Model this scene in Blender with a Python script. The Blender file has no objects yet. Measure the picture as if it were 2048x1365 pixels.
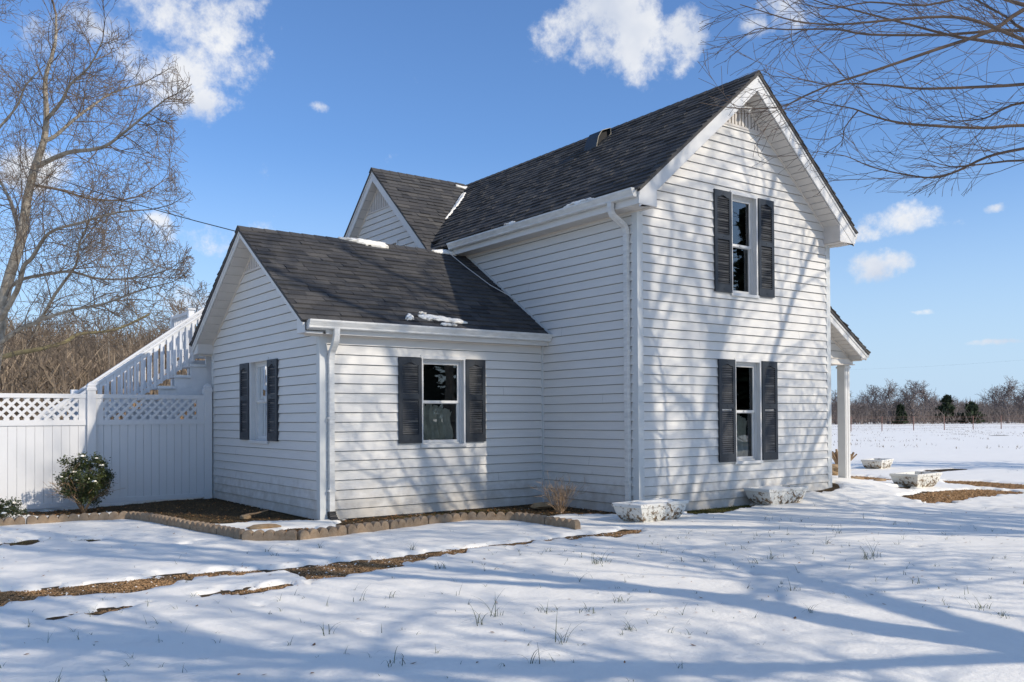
import bpy, math, random
import numpy as np
from mathutils import Vector, Matrix
sc = bpy.context.scene
rad = math.radians
# ---------------------------------------------------------------- camera
CAM = (-8.46495, -8.71233, 1.19671)
FW = Vector((0.58940206, 0.80773375, 0.01309206)); RT = Vector((0.80783524, -0.58937597, -0.00617949)); UP = Vector((-0.00272476, -0.01421843, 0.9998952))
cd = bpy.data.cameras.new('camera'); co = bpy.data.objects.new('camera', cd); sc.collection.objects.link(co)
m = Matrix.Identity(4)
for i in range(3):
    m[i][0] = RT[i]; m[i][1] = UP[i]; m[i][2] = -FW[i]; m[i][3] = CAM[i]
co.matrix_world = m
cd.sensor_width = 36; cd.lens = 1785.79 / 2048 * 36; cd.shift_y = (812.36 - 682.5) / 2048
cd.clip_start = 0.1; cd.clip_end = 4000
sc.camera = co
# ---------------------------------------------------------------- light
SUN = Vector((0.5, -1.0, 0.73)).normalized()
SUN_EL = math.asin(SUN.z); SUN_AZ = math.atan2(SUN.x, SUN.y)
sd = bpy.data.lights.new('sun', 'SUN'); sd.energy = 3.95; sd.angle = rad(0.5); sd.color = (1.0, 0.905, 0.775)
so = bpy.data.objects.new('sun', sd); sc.collection.objects.link(so)
so.rotation_euler = SUN.to_track_quat('Z', 'Y').to_euler(); so.location = (20, -30, 30)
w = bpy.data.worlds.new('World'); sc.world = w; w.use_nodes = True
nt = w.node_tree; N = nt.nodes; L = nt.links; N.clear()
wo = N.new('ShaderNodeOutputWorld'); bg = N.new('ShaderNodeBackground'); L.new(bg.outputs[0], wo.inputs[0])
sky = N.new('ShaderNodeTexSky'); sky.sky_type = 'NISHITA'; sky.sun_disc = False
sky.sun_elevation = SUN_EL; sky.sun_rotation = SUN_AZ; sky.altitude = 200; sky.air_density = 1.0; sky.dust_density = 1.0; sky.ozone_density = 2.0
SKY_STR = 0.125
tc = N.new('ShaderNodeTexCoord')
def vm(op, a, b=None):
    n = N.new('ShaderNodeVectorMath'); n.operation = op
    for k, v in enumerate((a, b)):
        if v is None: continue
        if isinstance(v, (tuple, list)): n.inputs[k].default_value = v
        else: L.new(v, n.inputs[k])
    return n.outputs['Value'] if op in ('DOT_PRODUCT', 'LENGTH') else n.outputs[0]
def mm(op, a, b=None, c=None, clamp=False):
    n = N.new('ShaderNodeMath'); n.operation = op; n.use_clamp = clamp
    for k, v in enumerate((a, b, c)):
        if v is None: continue
        if isinstance(v, (int, float)): n.inputs[k].default_value = v
        else: L.new(v, n.inputs[k])
    return n.outputs[0]
D0 = tc.outputs['Generated']
def wnoise(scale, detail=6, rough=.6, vec=None):
    n = N.new('ShaderNodeTexNoise'); n.inputs['Scale'].default_value = scale; n.inputs['Detail'].default_value = detail
    n.inputs['Roughness'].default_value = rough; L.new(vec or D0, n.inputs['Vector']); return n
warp = wnoise(9, 5, .6)
DW = vm('ADD', D0, vm('SCALE', vm('SUBTRACT', warp.outputs['Color'], (.5, .5, .5))))
DW.node.inputs[1].links[0].from_node.inputs['Scale'].default_value = 0.035
CL = [(0.2380,0.8943,0.3789,0.0826,0.0437), (0.2865,0.8792,0.3808,0.0545,0.0446), (0.2550,0.9045,0.3420,0.0446,0.0347), (0.2746,0.9046,0.3262,0.0226,0.0151), (0.3018,0.8655,0.3997,0.0346,0.0222), (0.5791,0.7142,0.3930,0.0310,0.0259), (0.6207,0.6681,0.4103,0.0459,0.0306), (0.6470,0.6593,0.3829,0.0463,0.0283), (0.6792,0.6202,0.3926,0.0254,0.0152), (0.6119,0.6932,0.3808,0.0311,0.0207), (0.7322,0.5505,0.4010,0.0395,0.0197), (0.2847,0.9386,0.1947,0.0468,0.0166), (0.3827,0.8640,0.3273,0.0094,0.0062), (0.8383,0.5227,0.1549,0.0319,0.0129), (0.8526,0.4844,0.1961,0.0376,0.0120), (0.8322,0.5212,0.1890,0.0128,0.0072), (0.1308,0.9617,0.2408,0.0288,0.0192), (0.2515,0.9459,0.2049,0.0154,0.0102), (0.2878,0.9494,0.1259,0.0315,0.0131), (0.8867,0.4152,0.2032,0.0096,0.0039), (0.8980,0.4341,0.0719,0.0207,0.0030), (0.8699,0.4822,0.1040,0.0101,0.0025),
      # more clouds over the unseen sky, some added as neutral fill for shaded walls
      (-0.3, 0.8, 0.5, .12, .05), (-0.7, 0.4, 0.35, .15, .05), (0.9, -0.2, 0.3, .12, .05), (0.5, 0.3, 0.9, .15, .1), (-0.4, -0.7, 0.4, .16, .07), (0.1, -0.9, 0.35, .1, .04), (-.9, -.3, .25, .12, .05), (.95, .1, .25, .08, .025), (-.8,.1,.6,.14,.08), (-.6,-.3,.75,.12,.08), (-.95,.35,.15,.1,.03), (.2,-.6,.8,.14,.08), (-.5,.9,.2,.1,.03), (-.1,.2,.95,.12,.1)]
best = None
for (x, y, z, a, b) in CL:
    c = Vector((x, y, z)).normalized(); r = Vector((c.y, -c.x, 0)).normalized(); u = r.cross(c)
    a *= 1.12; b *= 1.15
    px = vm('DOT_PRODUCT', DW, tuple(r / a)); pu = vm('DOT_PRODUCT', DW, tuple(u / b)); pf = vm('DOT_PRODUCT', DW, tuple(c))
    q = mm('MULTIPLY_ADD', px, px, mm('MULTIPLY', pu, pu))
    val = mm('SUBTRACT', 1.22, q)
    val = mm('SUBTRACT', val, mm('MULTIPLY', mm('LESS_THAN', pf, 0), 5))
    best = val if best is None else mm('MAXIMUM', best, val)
best = mm('MAXIMUM', best, -1.5)
nf = wnoise(13, 10, .66)
dens = mm('ADD', best, mm('MULTIPLY', mm('SUBTRACT', nf.outputs['Fac'], .5), 8.5))
mr = N.new('ShaderNodeMapRange'); mr.interpolation_type = 'SMOOTHSTEP'; L.new(dens, mr.inputs[0]); mr.inputs[1].default_value = -.2; mr.inputs[2].default_value = 1.6
n2 = wnoise(11, 4, .5)
cr = N.new('ShaderNodeValToRGB'); cr.color_ramp.elements[0].position = .35; cr.color_ramp.elements[0].color = (.62, .68, .80, 1)
cr.color_ramp.elements[1].position = .6; cr.color_ramp.elements[1].color = (.93, .94, .96, 1); L.new(n2.outputs['Fac'], cr.inputs[0])
skc = vm('SCALE', sky.outputs[0]); skc.node.inputs['Scale'].default_value = SKY_STR
hs = vm('MULTIPLY', skc, (.84, 1.12, 1.47))
cm = N.new('ShaderNodeMix'); cm.data_type = 'RGBA'; L.new(mm('MULTIPLY', mr.outputs[0], .95), cm.inputs[0]); sz_ = N.new('ShaderNodeSeparateXYZ'); L.new(D0, sz_.inputs[0])
hz = N.new('ShaderNodeMapRange'); hz.interpolation_type = 'SMOOTHSTEP'; L.new(sz_.outputs[2], hz.inputs[0]); hz.inputs[1].default_value = .30; hz.inputs[2].default_value = -.02; hz.inputs[3].default_value = 0; hz.inputs[4].default_value = .9
hm_ = N.new('ShaderNodeMix'); hm_.data_type = 'RGBA'; L.new(hz.outputs[0], hm_.inputs[0]); L.new(hs, hm_.inputs[6]); hm_.inputs[7].default_value = (.56, .74, .95, 1)
L.new(hm_.outputs[2], cm.inputs[6]); L.new(cr.outputs[0], cm.inputs[7])
L.new(cm.outputs[2], bg.inputs[0]); bg.inputs[1].default_value = 1.0
sc.view_settings.view_transform = 'Standard'; sc.view_settings.look = 'None'; sc.view_settings.gamma = 1; sc.view_settings.use_curve_mapping = False
sc.view_settings.exposure = 0.0
sc.render.engine = 'CYCLES'
try: sc.cycles.max_bounces = 6; sc.cycles.transparent_max_bounces = 12
except Exception: pass
# ---------------------------------------------------------------- helpers
rng = random.Random(7)
COL = sc.collection
WL = {}
def setp(o, label=None, cat=None, group=None, kind=None):
    if label: o['label'] = label
    if cat: o['category'] = cat
    if group: o['group'] = group
    if kind: o['kind'] = kind
    return o
def link(o, parent, wl):
    COL.objects.link(o); WL[o] = Vector(wl)
    if parent is not None:
        o.parent = parent; o.location = WL[o] - WL[parent]
    else: o.location = WL[o]
    return o
def empty(name, loc, label=None, cat=None, group=None, rz=0):
    o = bpy.data.objects.new(name, None); o.empty_display_size = .2
    link(o, None, loc); o.rotation_euler = (0, 0, rz); setp(o, label, cat, group); return o
class MB:
    def __init__(s): s.v = []; s.f = []; s.mi = []
    def quad(s, a, b, c, d):
        i = len(s.v); s.v += [a, b, c, d]; s.f.append((i, i+1, i+2, i+3))
    def poly(s, pts):
        i = len(s.v); s.v += list(pts); s.f.append(tuple(range(i, i+len(pts))))
    def box(s, x0, x1, y0, y1, z0, z1, F=None):
        P = [(x0,y0,z0),(x1,y0,z0),(x1,y1,z0),(x0,y1,z0),(x0,y0,z1),(x1,y0,z1),(x1,y1,z1),(x0,y1,z1)]
        s.hexa([F(*p) for p in P] if F else P)
    def hexa(s, P):
        i = len(s.v); s.v += [tuple(p) for p in P]
        for q in ((0,3,2,1),(4,5,6,7),(0,1,5,4),(1,2,6,5),(2,3,7,6),(3,0,4,7)): s.f.append(tuple(i+k for k in q))
    def prism(s, A, B):   # two matching outlines joined
        i = len(s.v); n = len(A); s.v += [tuple(p) for p in A] + [tuple(p) for p in B]
        s.f.append(tuple(range(i+n-1, i-1, -1))); s.f.append(tuple(range(i+n, i+2*n)))
        for k in range(n): s.f.append((i+k, i+(k+1) % n, i+n+(k+1) % n, i+n+k))
    def tube(s, pts, rs, k=6, cap=True):
        pts = [Vector(p) for p in pts]; n = len(pts); base = len(s.v); ref = None
        for j in range(n):
            d = (pts[min(j+1, n-1)] - pts[max(j-1, 0)])
            if d.length < 1e-9: d = Vector((0, 0, 1))
            d.normalize()
            if ref is None: ref = d.orthogonal().normalized()
            a = (ref - d * ref.dot(d))
            if a.length < 1e-6: a = d.orthogonal()
            a.normalize(); b = d.cross(a); ref = a
            r = rs[j] if hasattr(rs, '__len__') else rs
            for q in range(k):
                t = 2*math.pi*q/k; s.v.append(tuple(pts[j] + a*(r*math.cos(t)) + b*(r*math.sin(t))))
        for j in range(n-1):
            for q in range(k):
                s.f.append((base+j*k+q, base+j*k+(q+1) % k, base+(j+1)*k+(q+1) % k, base+(j+1)*k+q))
        if cap:
            s.f.append(tuple(base+q for q in range(k-1, -1, -1))); s.f.append(tuple(base+(n-1)*k+q for q in range(k)))
    def mesh(s, name, mat, c=(0,0,0), smooth=False):
        me = bpy.data.meshes.new(name)
        cx, cy, cz = c
        me.from_pydata([(x-cx, y-cy, z-cz) for x, y, z in s.v], [], s.f)
        for mt in (mat if isinstance(mat, (list, tuple)) else [mat]): me.materials.append(mt)
        if smooth: me.shade_smooth()
        me.update(); return me
    def obj(s, name, mat, parent=None, smooth=False, origin=None, **kw):
        if origin is None:
            a = np.array(s.v); lo = a.min(0); hi = a.max(0); origin = ((lo[0]+hi[0])/2, (lo[1]+hi[1])/2, lo[2])
            origin = tuple(float(q) for q in origin)
        o = bpy.data.objects.new(name, s.mesh(name, mat, origin, smooth)); link(o, parent, origin); setp(o, **kw); return o
def inst(name, me, loc, parent=None, rot=(0,0,0), **kw):
    o = bpy.data.objects.new(name, me); link(o, parent, loc); o.rotation_euler = rot; setp(o, **kw); return o
# ---------------------------------------------------------------- materials
def mat(name, col, rough=.6, var=0, vscale=3, bump=0, bscale=30, spec=.4, metal=0, col2=None, rnd=None, stretch=None, detail=5, bdist=.01):
    M = bpy.data.materials.new(name); M.use_nodes = True; t = M.node_tree; n = t.nodes; l = t.links
    b = n['Principled BSDF']; b.inputs['Roughness'].default_value = rough; b.inputs['Specular IOR Level'].default_value = spec; b.inputs['Metallic'].default_value = metal
    g = n.new('ShaderNodeNewGeometry'); tcn = n.new('ShaderNodeTexCoord')
    vec = g.outputs['Position']
    if stretch:
        mp = n.new('ShaderNodeMapping'); mp.inputs['Scale'].default_value = stretch; l.new(vec, mp.inputs[0]); vec = mp.outputs[0]
    cur = None
    c1 = (*col, 1)
    if col2 is None: col2 = tuple(max(0, q*(1-var)) for q in col)
    if var or col2 != col:
        nz = n.new('ShaderNodeTexNoise'); nz.inputs['Scale'].default_value = vscale; nz.inputs['Detail'].default_value = detail; nz.inputs['Roughness'].default_value = .65; l.new(vec, nz.inputs['Vector'])
        r = n.new('ShaderNodeValToRGB'); r.color_ramp.elements[0].position = .33; r.color_ramp.elements[1].position = .67
        r.color_ramp.elements[0].color = (*col2, 1); r.color_ramp.elements[1].color = c1; l.new(nz.outputs['Fac'], r.inputs[0]); cur = r.outputs[0]
    if rnd:
        mx = n.new('ShaderNodeMix'); mx.data_type = 'RGBA'; mx.blend_type = 'MULTIPLY'; mx.inputs[0].default_value = 1
        if cur: l.new(cur, mx.inputs[6])
        else: mx.inputs[6].default_value = c1
        rr = n.new('ShaderNodeValToRGB')
        els = rr.color_ramp.elements
        cols = rnd[1]; els[0].position = 0; els[0].color = (*cols[0], 1); els[1].position = 1; els[1].color = (*cols[-1], 1)
        for k in range(1, len(cols)-1): e = els.new(k/(len(cols)-1)); e.color = (*cols[k], 1)
        if rnd[0] == 'object': oi = n.new('ShaderNodeObjectInfo'); l.new(oi.outputs['Random'], rr.inputs[0])
        else: l.new(g.outputs['Random Per Island'], rr.inputs[0])
        l.new(rr.outputs[0], mx.inputs[7]); cur = mx.outputs[2]
    if cur: l.new(cur, b.inputs['Base Color'])
    else: b.inputs['Base Color'].default_value = c1
    if bump:
        nb = n.new('ShaderNodeTexNoise'); nb.inputs['Scale'].default_value = bscale; nb.inputs['Detail'].default_value = 6; l.new(vec, nb.inputs['Vector'])
        bu = n.new('ShaderNodeBump'); bu.inputs['Strength'].default_value = bump; bu.inputs['Distance'].default_value = bdist; l.new(nb.outputs['Fac'], bu.inputs['Height']); l.new(bu.outputs[0], b.inputs['Normal'])
    return M
M = {}
SHC = [(.58,.59,.62),(.8,.79,.78),(1.0,.97,.93),(.70,.71,.73),(1.15,1.11,1.05),(.86,.85,.84),(1.3,1.24,1.14),(.64,.64,.66)]
M['siding'] = mat('vinyl_siding', (.665,.645,.60), .5, var=.06, vscale=1.6, stretch=(1,1,6), bump=.25, bscale=9, bdist=.006, spec=.35)
M['sheath'] = mat('gap_shade_sheathing', (.14,.135,.125), .9)  # dark tone paints in the shadow lines at the gaps between boards
M['trim'] = mat('white_trim', (.66,.65,.62), .45, var=.08, vscale=4, bump=.1, bscale=12)
M['trimgrey'] = mat('grey_corner_trim', (.58,.59,.57), .5, var=.06, vscale=4)
def grime(Mx, z0, z1, colr, amt):
    t = Mx.node_tree; n = t.nodes; l = t.links; b = n['Principled BSDF']; src = b.inputs['Base Color'].links[0].from_socket
    g = n.new('ShaderNodeNewGeometry'); sx = n.new('ShaderNodeSeparateXYZ'); l.new(g.outputs['Position'], sx.inputs[0])
    nz = n.new('ShaderNodeTexNoise'); nz.inputs['Scale'].default_value = 7; nz.inputs['Detail'].default_value = 8; l.new(g.outputs['Position'], nz.inputs['Vector'])
    m1 = n.new('ShaderNodeMapRange'); l.new(sx.outputs[2], m1.inputs[0]); m1.inputs[1].default_value = z1; m1.inputs[2].default_value = z0; m1.inputs[3].default_value = -.25; m1.inputs[4].default_value = .45
    a = n.new('ShaderNodeMath'); a.operation = 'ADD'; l.new(m1.outputs[0], a.inputs[0]); l.new(nz.outputs['Fac'], a.inputs[1])
    m2 = n.new('ShaderNodeMapRange'); l.new(a.outputs[0], m2.inputs[0]); m2.inputs[1].default_value = .5; m2.inputs[2].default_value = .95; m2.inputs[4].default_value = amt
    mx = n.new('ShaderNodeMix'); mx.data_type = 'RGBA'; l.new(m2.outputs[0], mx.inputs[0]); l.new(src, mx.inputs[6]); mx.inputs[7].default_value = (*colr, 1); l.new(mx.outputs[2], b.inputs['Base Color'])
grime(M['siding'], -.1, .55, (.34,.29,.22), .5)
M['gutter'] = mat('gutter_white', (.70,.69,.65), .4, var=.22, vscale=5, stretch=(1,1,4), bump=.15, bscale=6)
M['soffit'] = mat('soffit_cream', (.60,.56,.51), .6, var=.1, vscale=5)
M['soffit_line'] = mat('soffit_channel', (.66,.60,.52), .6)
M['shing'] = mat('asphalt_shingle', (.094,.092,.091), .9, col2=(.068,.067,.067), vscale=40, bump=.5, bscale=160, spec=.15, rnd=('object', SHC), bdist=.004)
M['shing2'] = mat('asphalt_shingle_courses', (.094,.092,.091), .9, col2=(.068,.067,.067), vscale=40, bump=.5, bscale=160, spec=.15, rnd=('island', SHC), bdist=.004)
M['shutter'] = mat('shutter_blue_black', (.028,.034,.042), .45, var=.3, vscale=6, spec=.4)
M['louver'] = mat('louver_slat', (.065,.068,.072), .4, var=.35, vscale=9, spec=.5)
M['black'] = mat('black_plastic', (.015,.015,.017), .5)
M['dark'] = mat('dark_interior', (.03,.028,.026), .9)
M['curtain'] = mat('curtain_fabric', (.62,.60,.53), .9, var=.35, vscale=7)
M['vinyl'] = mat('fence_vinyl', (.66,.65,.635), .35, var=.03, vscale=3)
M['stair'] = mat('stair_paint', (.74,.745,.745), .6, var=.1, vscale=5, bump=.2, bscale=25)
M['bark'] = mat('pale_bark', (.44,.39,.31), .9, col2=(.22,.185,.14), vscale=7, bump=.8, bscale=25, spec=.1)
M['barkm'] = mat('mossy_bark', (.30,.26,.13), .9, col2=(.17,.135,.08), vscale=5, bump=.8, bscale=25, spec=.1)
M['twig'] = mat('brown_twig', (.21,.16,.115), .85, col2=(.12,.09,.068), vscale=3, spec=.1)
M['twig2'] = mat('red_brown_twig', (.17,.125,.095), .8, col2=(.12,.09,.07), vscale=3, spec=.15)
M['brush'] = mat('brush_twigs', (.38,.29,.205), .9, col2=(.21,.16,.115), vscale=.25, spec=.05, rnd=('island', [(.55,.55,.55),(1,1,1),(1.5,1.45,1.3)]))
M['fartwig'] = mat('hazed_far_bark', (.23,.195,.18), .95, col2=(.17,.145,.135), vscale=.3, spec=.05)  # bark colour greyed and lightened to imitate distance haze
M['farbrush'] = mat('far_brush', (.21,.175,.155), .95, col2=(.15,.13,.12), vscale=.2, spec=.05, rnd=('island', [(.6,.6,.6),(1,1,1),(1.35,1.3,1.25)]))
M['cedar'] = mat('evergreen_needles', (.06,.078,.045), .9, var=.4, vscale=1.5, spec=.1)
M['leaf'] = mat('holly_leaf', (.032,.055,.018), .35, col2=(.055,.065,.018), vscale=9, spec=.5, rnd=('island', [(.5,.55,.5),(1,1,1),(1.7,1.35,.8)]))
M['concrete'] = mat('edging_concrete', (.37,.275,.185), .9, col2=(.25,.175,.11), vscale=14, bump=.8, bscale=70, spec=.1)
M['rock'] = mat('tan_rock', (.48,.34,.19), .9, col2=(.28,.18,.10), vscale=9, bump=.8, bscale=30, spec=.1)
M['soil'] = mat('soil_and_leaf_litter', (.115,.08,.045), .95, col2=(.05,.037,.024), vscale=10, bump=1, bscale=60, spec=.05)
M['gravel'] = mat('gravel_chip', (.36,.23,.12), .9, spec=.15, rnd=('island', [(.25,.22,.2),(.7,.62,.5),(1,1,1),(1.3,1.2,1.1),(.5,.42,.35),(1.5,1.5,1.5)]))
M['straw'] = mat('dead_grass', (.20,.145,.075), .9, spec=.1, rnd=('island', [(.3,.3,.3),(.7,.65,.6),(1,1,1),(.5,.42,.3),(1.4,1.35,1.2)]))
M['leaflit'] = mat('fallen_leaf', (.34,.17,.07), .8, spec=.2, rnd=('island', [(.4,.4,.4),(1,1,1),(1.3,1.3,1.2)]))
M['grass'] = mat('green_grass', (.075,.095,.035), .6, spec=.3, rnd=('island', [(.5,.5,.5),(1,1,1),(1.5,1.35,1.1)]))
M['moss'] = mat('moss_green', (.13,.14,.035), .9, spec=.1, rnd=('island', [(.4,.4,.4),(1,1,1),(1.3,1.1,.8)]))
M['shrub'] = mat('tan_twig', (.42,.29,.18), .8, spec=.15, rnd=('island', [(.6,.6,.6),(1,1,1),(1.3,1.3,1.3)]))
M['stump'] = mat('cut_stem', (.36,.24,.14), .9, col2=(.22,.15,.09), vscale=12, spec=.1)
M['orange'] = mat('dry_orange_leaves', (.55,.34,.16), .8, col2=(.40,.22,.10), vscale=8, rnd=('island', [(.5,.5,.5),(1,1,1),(1.3,1.3,1.3)]))
M['metal'] = mat('vent_metal', (.035,.04,.045), .45, spec=.5)
M['beige'] = mat('beige_edge', (.5,.44,.32), .6)
M['wire'] = mat('black_cable', (.03,.03,.035), .6)
M['post'] = mat('rusty_red_post', (.26,.14,.11), .8, var=.3, vscale=3)
M['foundation'] = mat('foundation_block', (.42,.38,.31), .9, var=.3, vscale=6, bump=.6, bscale=40)
M['tin'] = mat('dull_galvanised', (.30,.32,.34), .5, var=.4, vscale=14, metal=.3)
# planter: chipped white paint over brown
def planter_mat():
    Mx = mat('chipped_planter_paint', (.74,.72,.66), .8, var=.05, bump=.5, bscale=35, spec=.2); t = Mx.node_tree; n = t.nodes; l = t.links; b = n['Principled BSDF']
    tcn = n.new('ShaderNodeTexCoord'); nz = n.new('ShaderNodeTexNoise'); nz.inputs['Scale'].default_value = 19; nz.inputs['Detail'].default_value = 6; nz.inputs['Roughness'].default_value = .7; l.new(tcn.outputs['Object'], nz.inputs['Vector'])
    sx = n.new('ShaderNodeSeparateXYZ'); l.new(tcn.outputs['Object'], sx.inputs[0])
    nl = n.new('ShaderNodeTexNoise'); nl.inputs['Scale'].default_value = 5; l.new(tcn.outputs['Object'], nl.inputs['Vector'])
    a = n.new('ShaderNodeMath'); a.operation = 'MULTIPLY_ADD'; l.new(sx.outputs[2], a.inputs[0]); a.inputs[1].default_value = -.55; l.new(nz.outputs['Fac'], a.inputs[2])
    a2 = n.new('ShaderNodeMath'); a2.operation = 'MULTIPLY_ADD'; l.new(nl.outputs['Fac'], a2.inputs[0]); a2.inputs[1].default_value = .35; l.new(a.outputs[0], a2.inputs[2])
    r = n.new('ShaderNodeValToRGB'); r.color_ramp.elements[0].position = .625; r.color_ramp.elements[1].position = .71
    r.color_ramp.elements[0].color = (.70,.68,.62,1); r.color_ramp.elements[1].color = (.20,.14,.085,1); l.new(a2.outputs[0], r.inputs[0]); l.new(r.outputs[0], b.inputs['Base Color']); return Mx
M['planter'] = planter_mat()
def glass_mat():
    Mx = bpy.data.materials.new('window_glass'); Mx.use_nodes = True; t = Mx.node_tree; n = t.nodes; l = t.links; n.clear()
    o = n.new('ShaderNodeOutputMaterial'); mx = n.new('ShaderNodeMixShader'); tr = n.new('ShaderNodeBsdfTransparent'); gl = n.new('ShaderNodeBsdfGlossy'); fr = n.new('ShaderNodeFresnel')
    gl.inputs['Roughness'].default_value = .01; gl.inputs['Color'].default_value = (.95,.98,1,1); tr.inputs[0].default_value = (.72,.76,.74,1); fr.inputs[0].default_value = 1.65
    nz = n.new('ShaderNodeTexNoise'); nz.inputs['Scale'].default_value = 2.2; g = n.new('ShaderNodeNewGeometry'); l.new(g.outputs['Position'], nz.inputs['Vector'])
    bu = n.new('ShaderNodeBump'); bu.inputs['Strength'].default_value = .12; bu.inputs['Distance'].default_value = .01; l.new(nz.outputs['Fac'], bu.inputs['Height']); l.new(bu.outputs[0], gl.inputs['Normal'])
    ad = n.new('ShaderNodeMath'); ad.operation = 'MULTIPLY_ADD'; l.new(fr.outputs[0], ad.inputs[0]); ad.inputs[1].default_value = 1.15; ad.inputs[2].default_value = .03
    l.new(ad.outputs[0], mx.inputs[0]); l.new(tr.outputs[0], mx.inputs[1]); l.new(gl.outputs[0], mx.inputs[2]); l.new(mx.outputs[0], o.inputs[0]); return Mx
M['glass'] = glass_mat()
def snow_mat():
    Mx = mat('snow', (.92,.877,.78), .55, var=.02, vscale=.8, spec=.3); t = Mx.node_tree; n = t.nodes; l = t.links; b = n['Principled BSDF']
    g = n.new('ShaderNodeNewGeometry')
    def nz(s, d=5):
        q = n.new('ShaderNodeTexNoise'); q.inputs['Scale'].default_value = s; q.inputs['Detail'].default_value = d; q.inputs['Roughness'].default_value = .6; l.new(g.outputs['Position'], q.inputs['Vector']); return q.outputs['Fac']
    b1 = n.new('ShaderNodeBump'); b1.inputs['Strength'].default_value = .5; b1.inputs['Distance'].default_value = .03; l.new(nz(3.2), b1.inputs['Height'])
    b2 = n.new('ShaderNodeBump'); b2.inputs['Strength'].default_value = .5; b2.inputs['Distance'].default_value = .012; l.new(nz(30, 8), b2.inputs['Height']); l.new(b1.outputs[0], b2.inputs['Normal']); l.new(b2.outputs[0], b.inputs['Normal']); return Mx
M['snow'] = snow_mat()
# ---------------------------------------------------------------- numpy noise
_r = np.random.RandomState(3); _T = _r.rand(256, 256)
def vn(x, y):
    xi = np.floor(x).astype(int); yi = np.floor(y).astype(int); fx = x-xi; fy = y-yi; fx = fx*fx*(3-2*fx); fy = fy*fy*(3-2*fy)
    a = _T[xi & 255, yi & 255]; b = _T[(xi+1) & 255, yi & 255]; c = _T[xi & 255, (yi+1) & 255]; d = _T[(xi+1) & 255, (yi+1) & 255]
    return (a*(1-fx)+b*fx)*(1-fy)+(c*(1-fx)+d*fx)*fy - .5
def fbm(x, y, o=4):
    s = 0; a = 1
    for k in range(o): s = s + a*vn(x*2**k+17.3*k, y*2**k+5.1*k); a *= .5
    return s
def sst(a, b, x): t = np.clip((x-a)/(b-a), 0, 1); return t*t*(3-2*t)
GZ = -.13
def ground(x, y):
    x = np.asarray(x, float); y = np.asarray(y, float)
    z = GZ + .012*fbm(x*.5, y*.5, 3)
    z = z - .05*sst(-4.2, -6, x)*sst(3, 6, y)
    z = z + .20*np.exp(-((x-5.3)**2+(y-1.2)**2)/2.2)
    z = z + .10*np.exp(-((x-4.6)/1.2)**2-((y-.1)/.6)**2)
    d = np.hypot(x+8.5, y+8.7)
    z = z - .20*sst(35, 90, d)
    # wooded rise beyond the fence
    h = sst(24, 75, y)*sst(34, 8, x)
    z = z + h*6.5 + .5*h*fbm(x*.1, y*.1, 3)
    return z
_gx = np.arange(-13, 20.01, .25); _gy = np.arange(-16, 14.01, .25); _GG = ground(*np.meshgrid(_gx, _gy, indexing='ij')).tolist()
_gx2 = np.arange(-80, 260.1, 2.0); _gy2 = np.arange(-40, 260.1, 2.0); _G2 = ground(*np.meshgrid(_gx2, _gy2, indexing='ij')).tolist()
def gz(x, y):
    x = float(x); y = float(y)
    if -13 < x < 19.7 and -16 < y < 13.7: G, fx, fy = _GG, (x+13)/.25, (y+16)/.25
    elif -80 < x < 258 and -40 < y < 258: G, fx, fy = _G2, (x+80)/2, (y+40)/2
    else: return float(ground(np.array([x]), np.array([y]))[0])
    i, j = int(fx), int(fy); a, b = fx-i, fy-j
    return (G[i][j]*(1-a)+G[i+1][j]*a)*(1-b)+(G[i][j+1]*(1-a)+G[i+1][j+1]*a)*b
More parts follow.
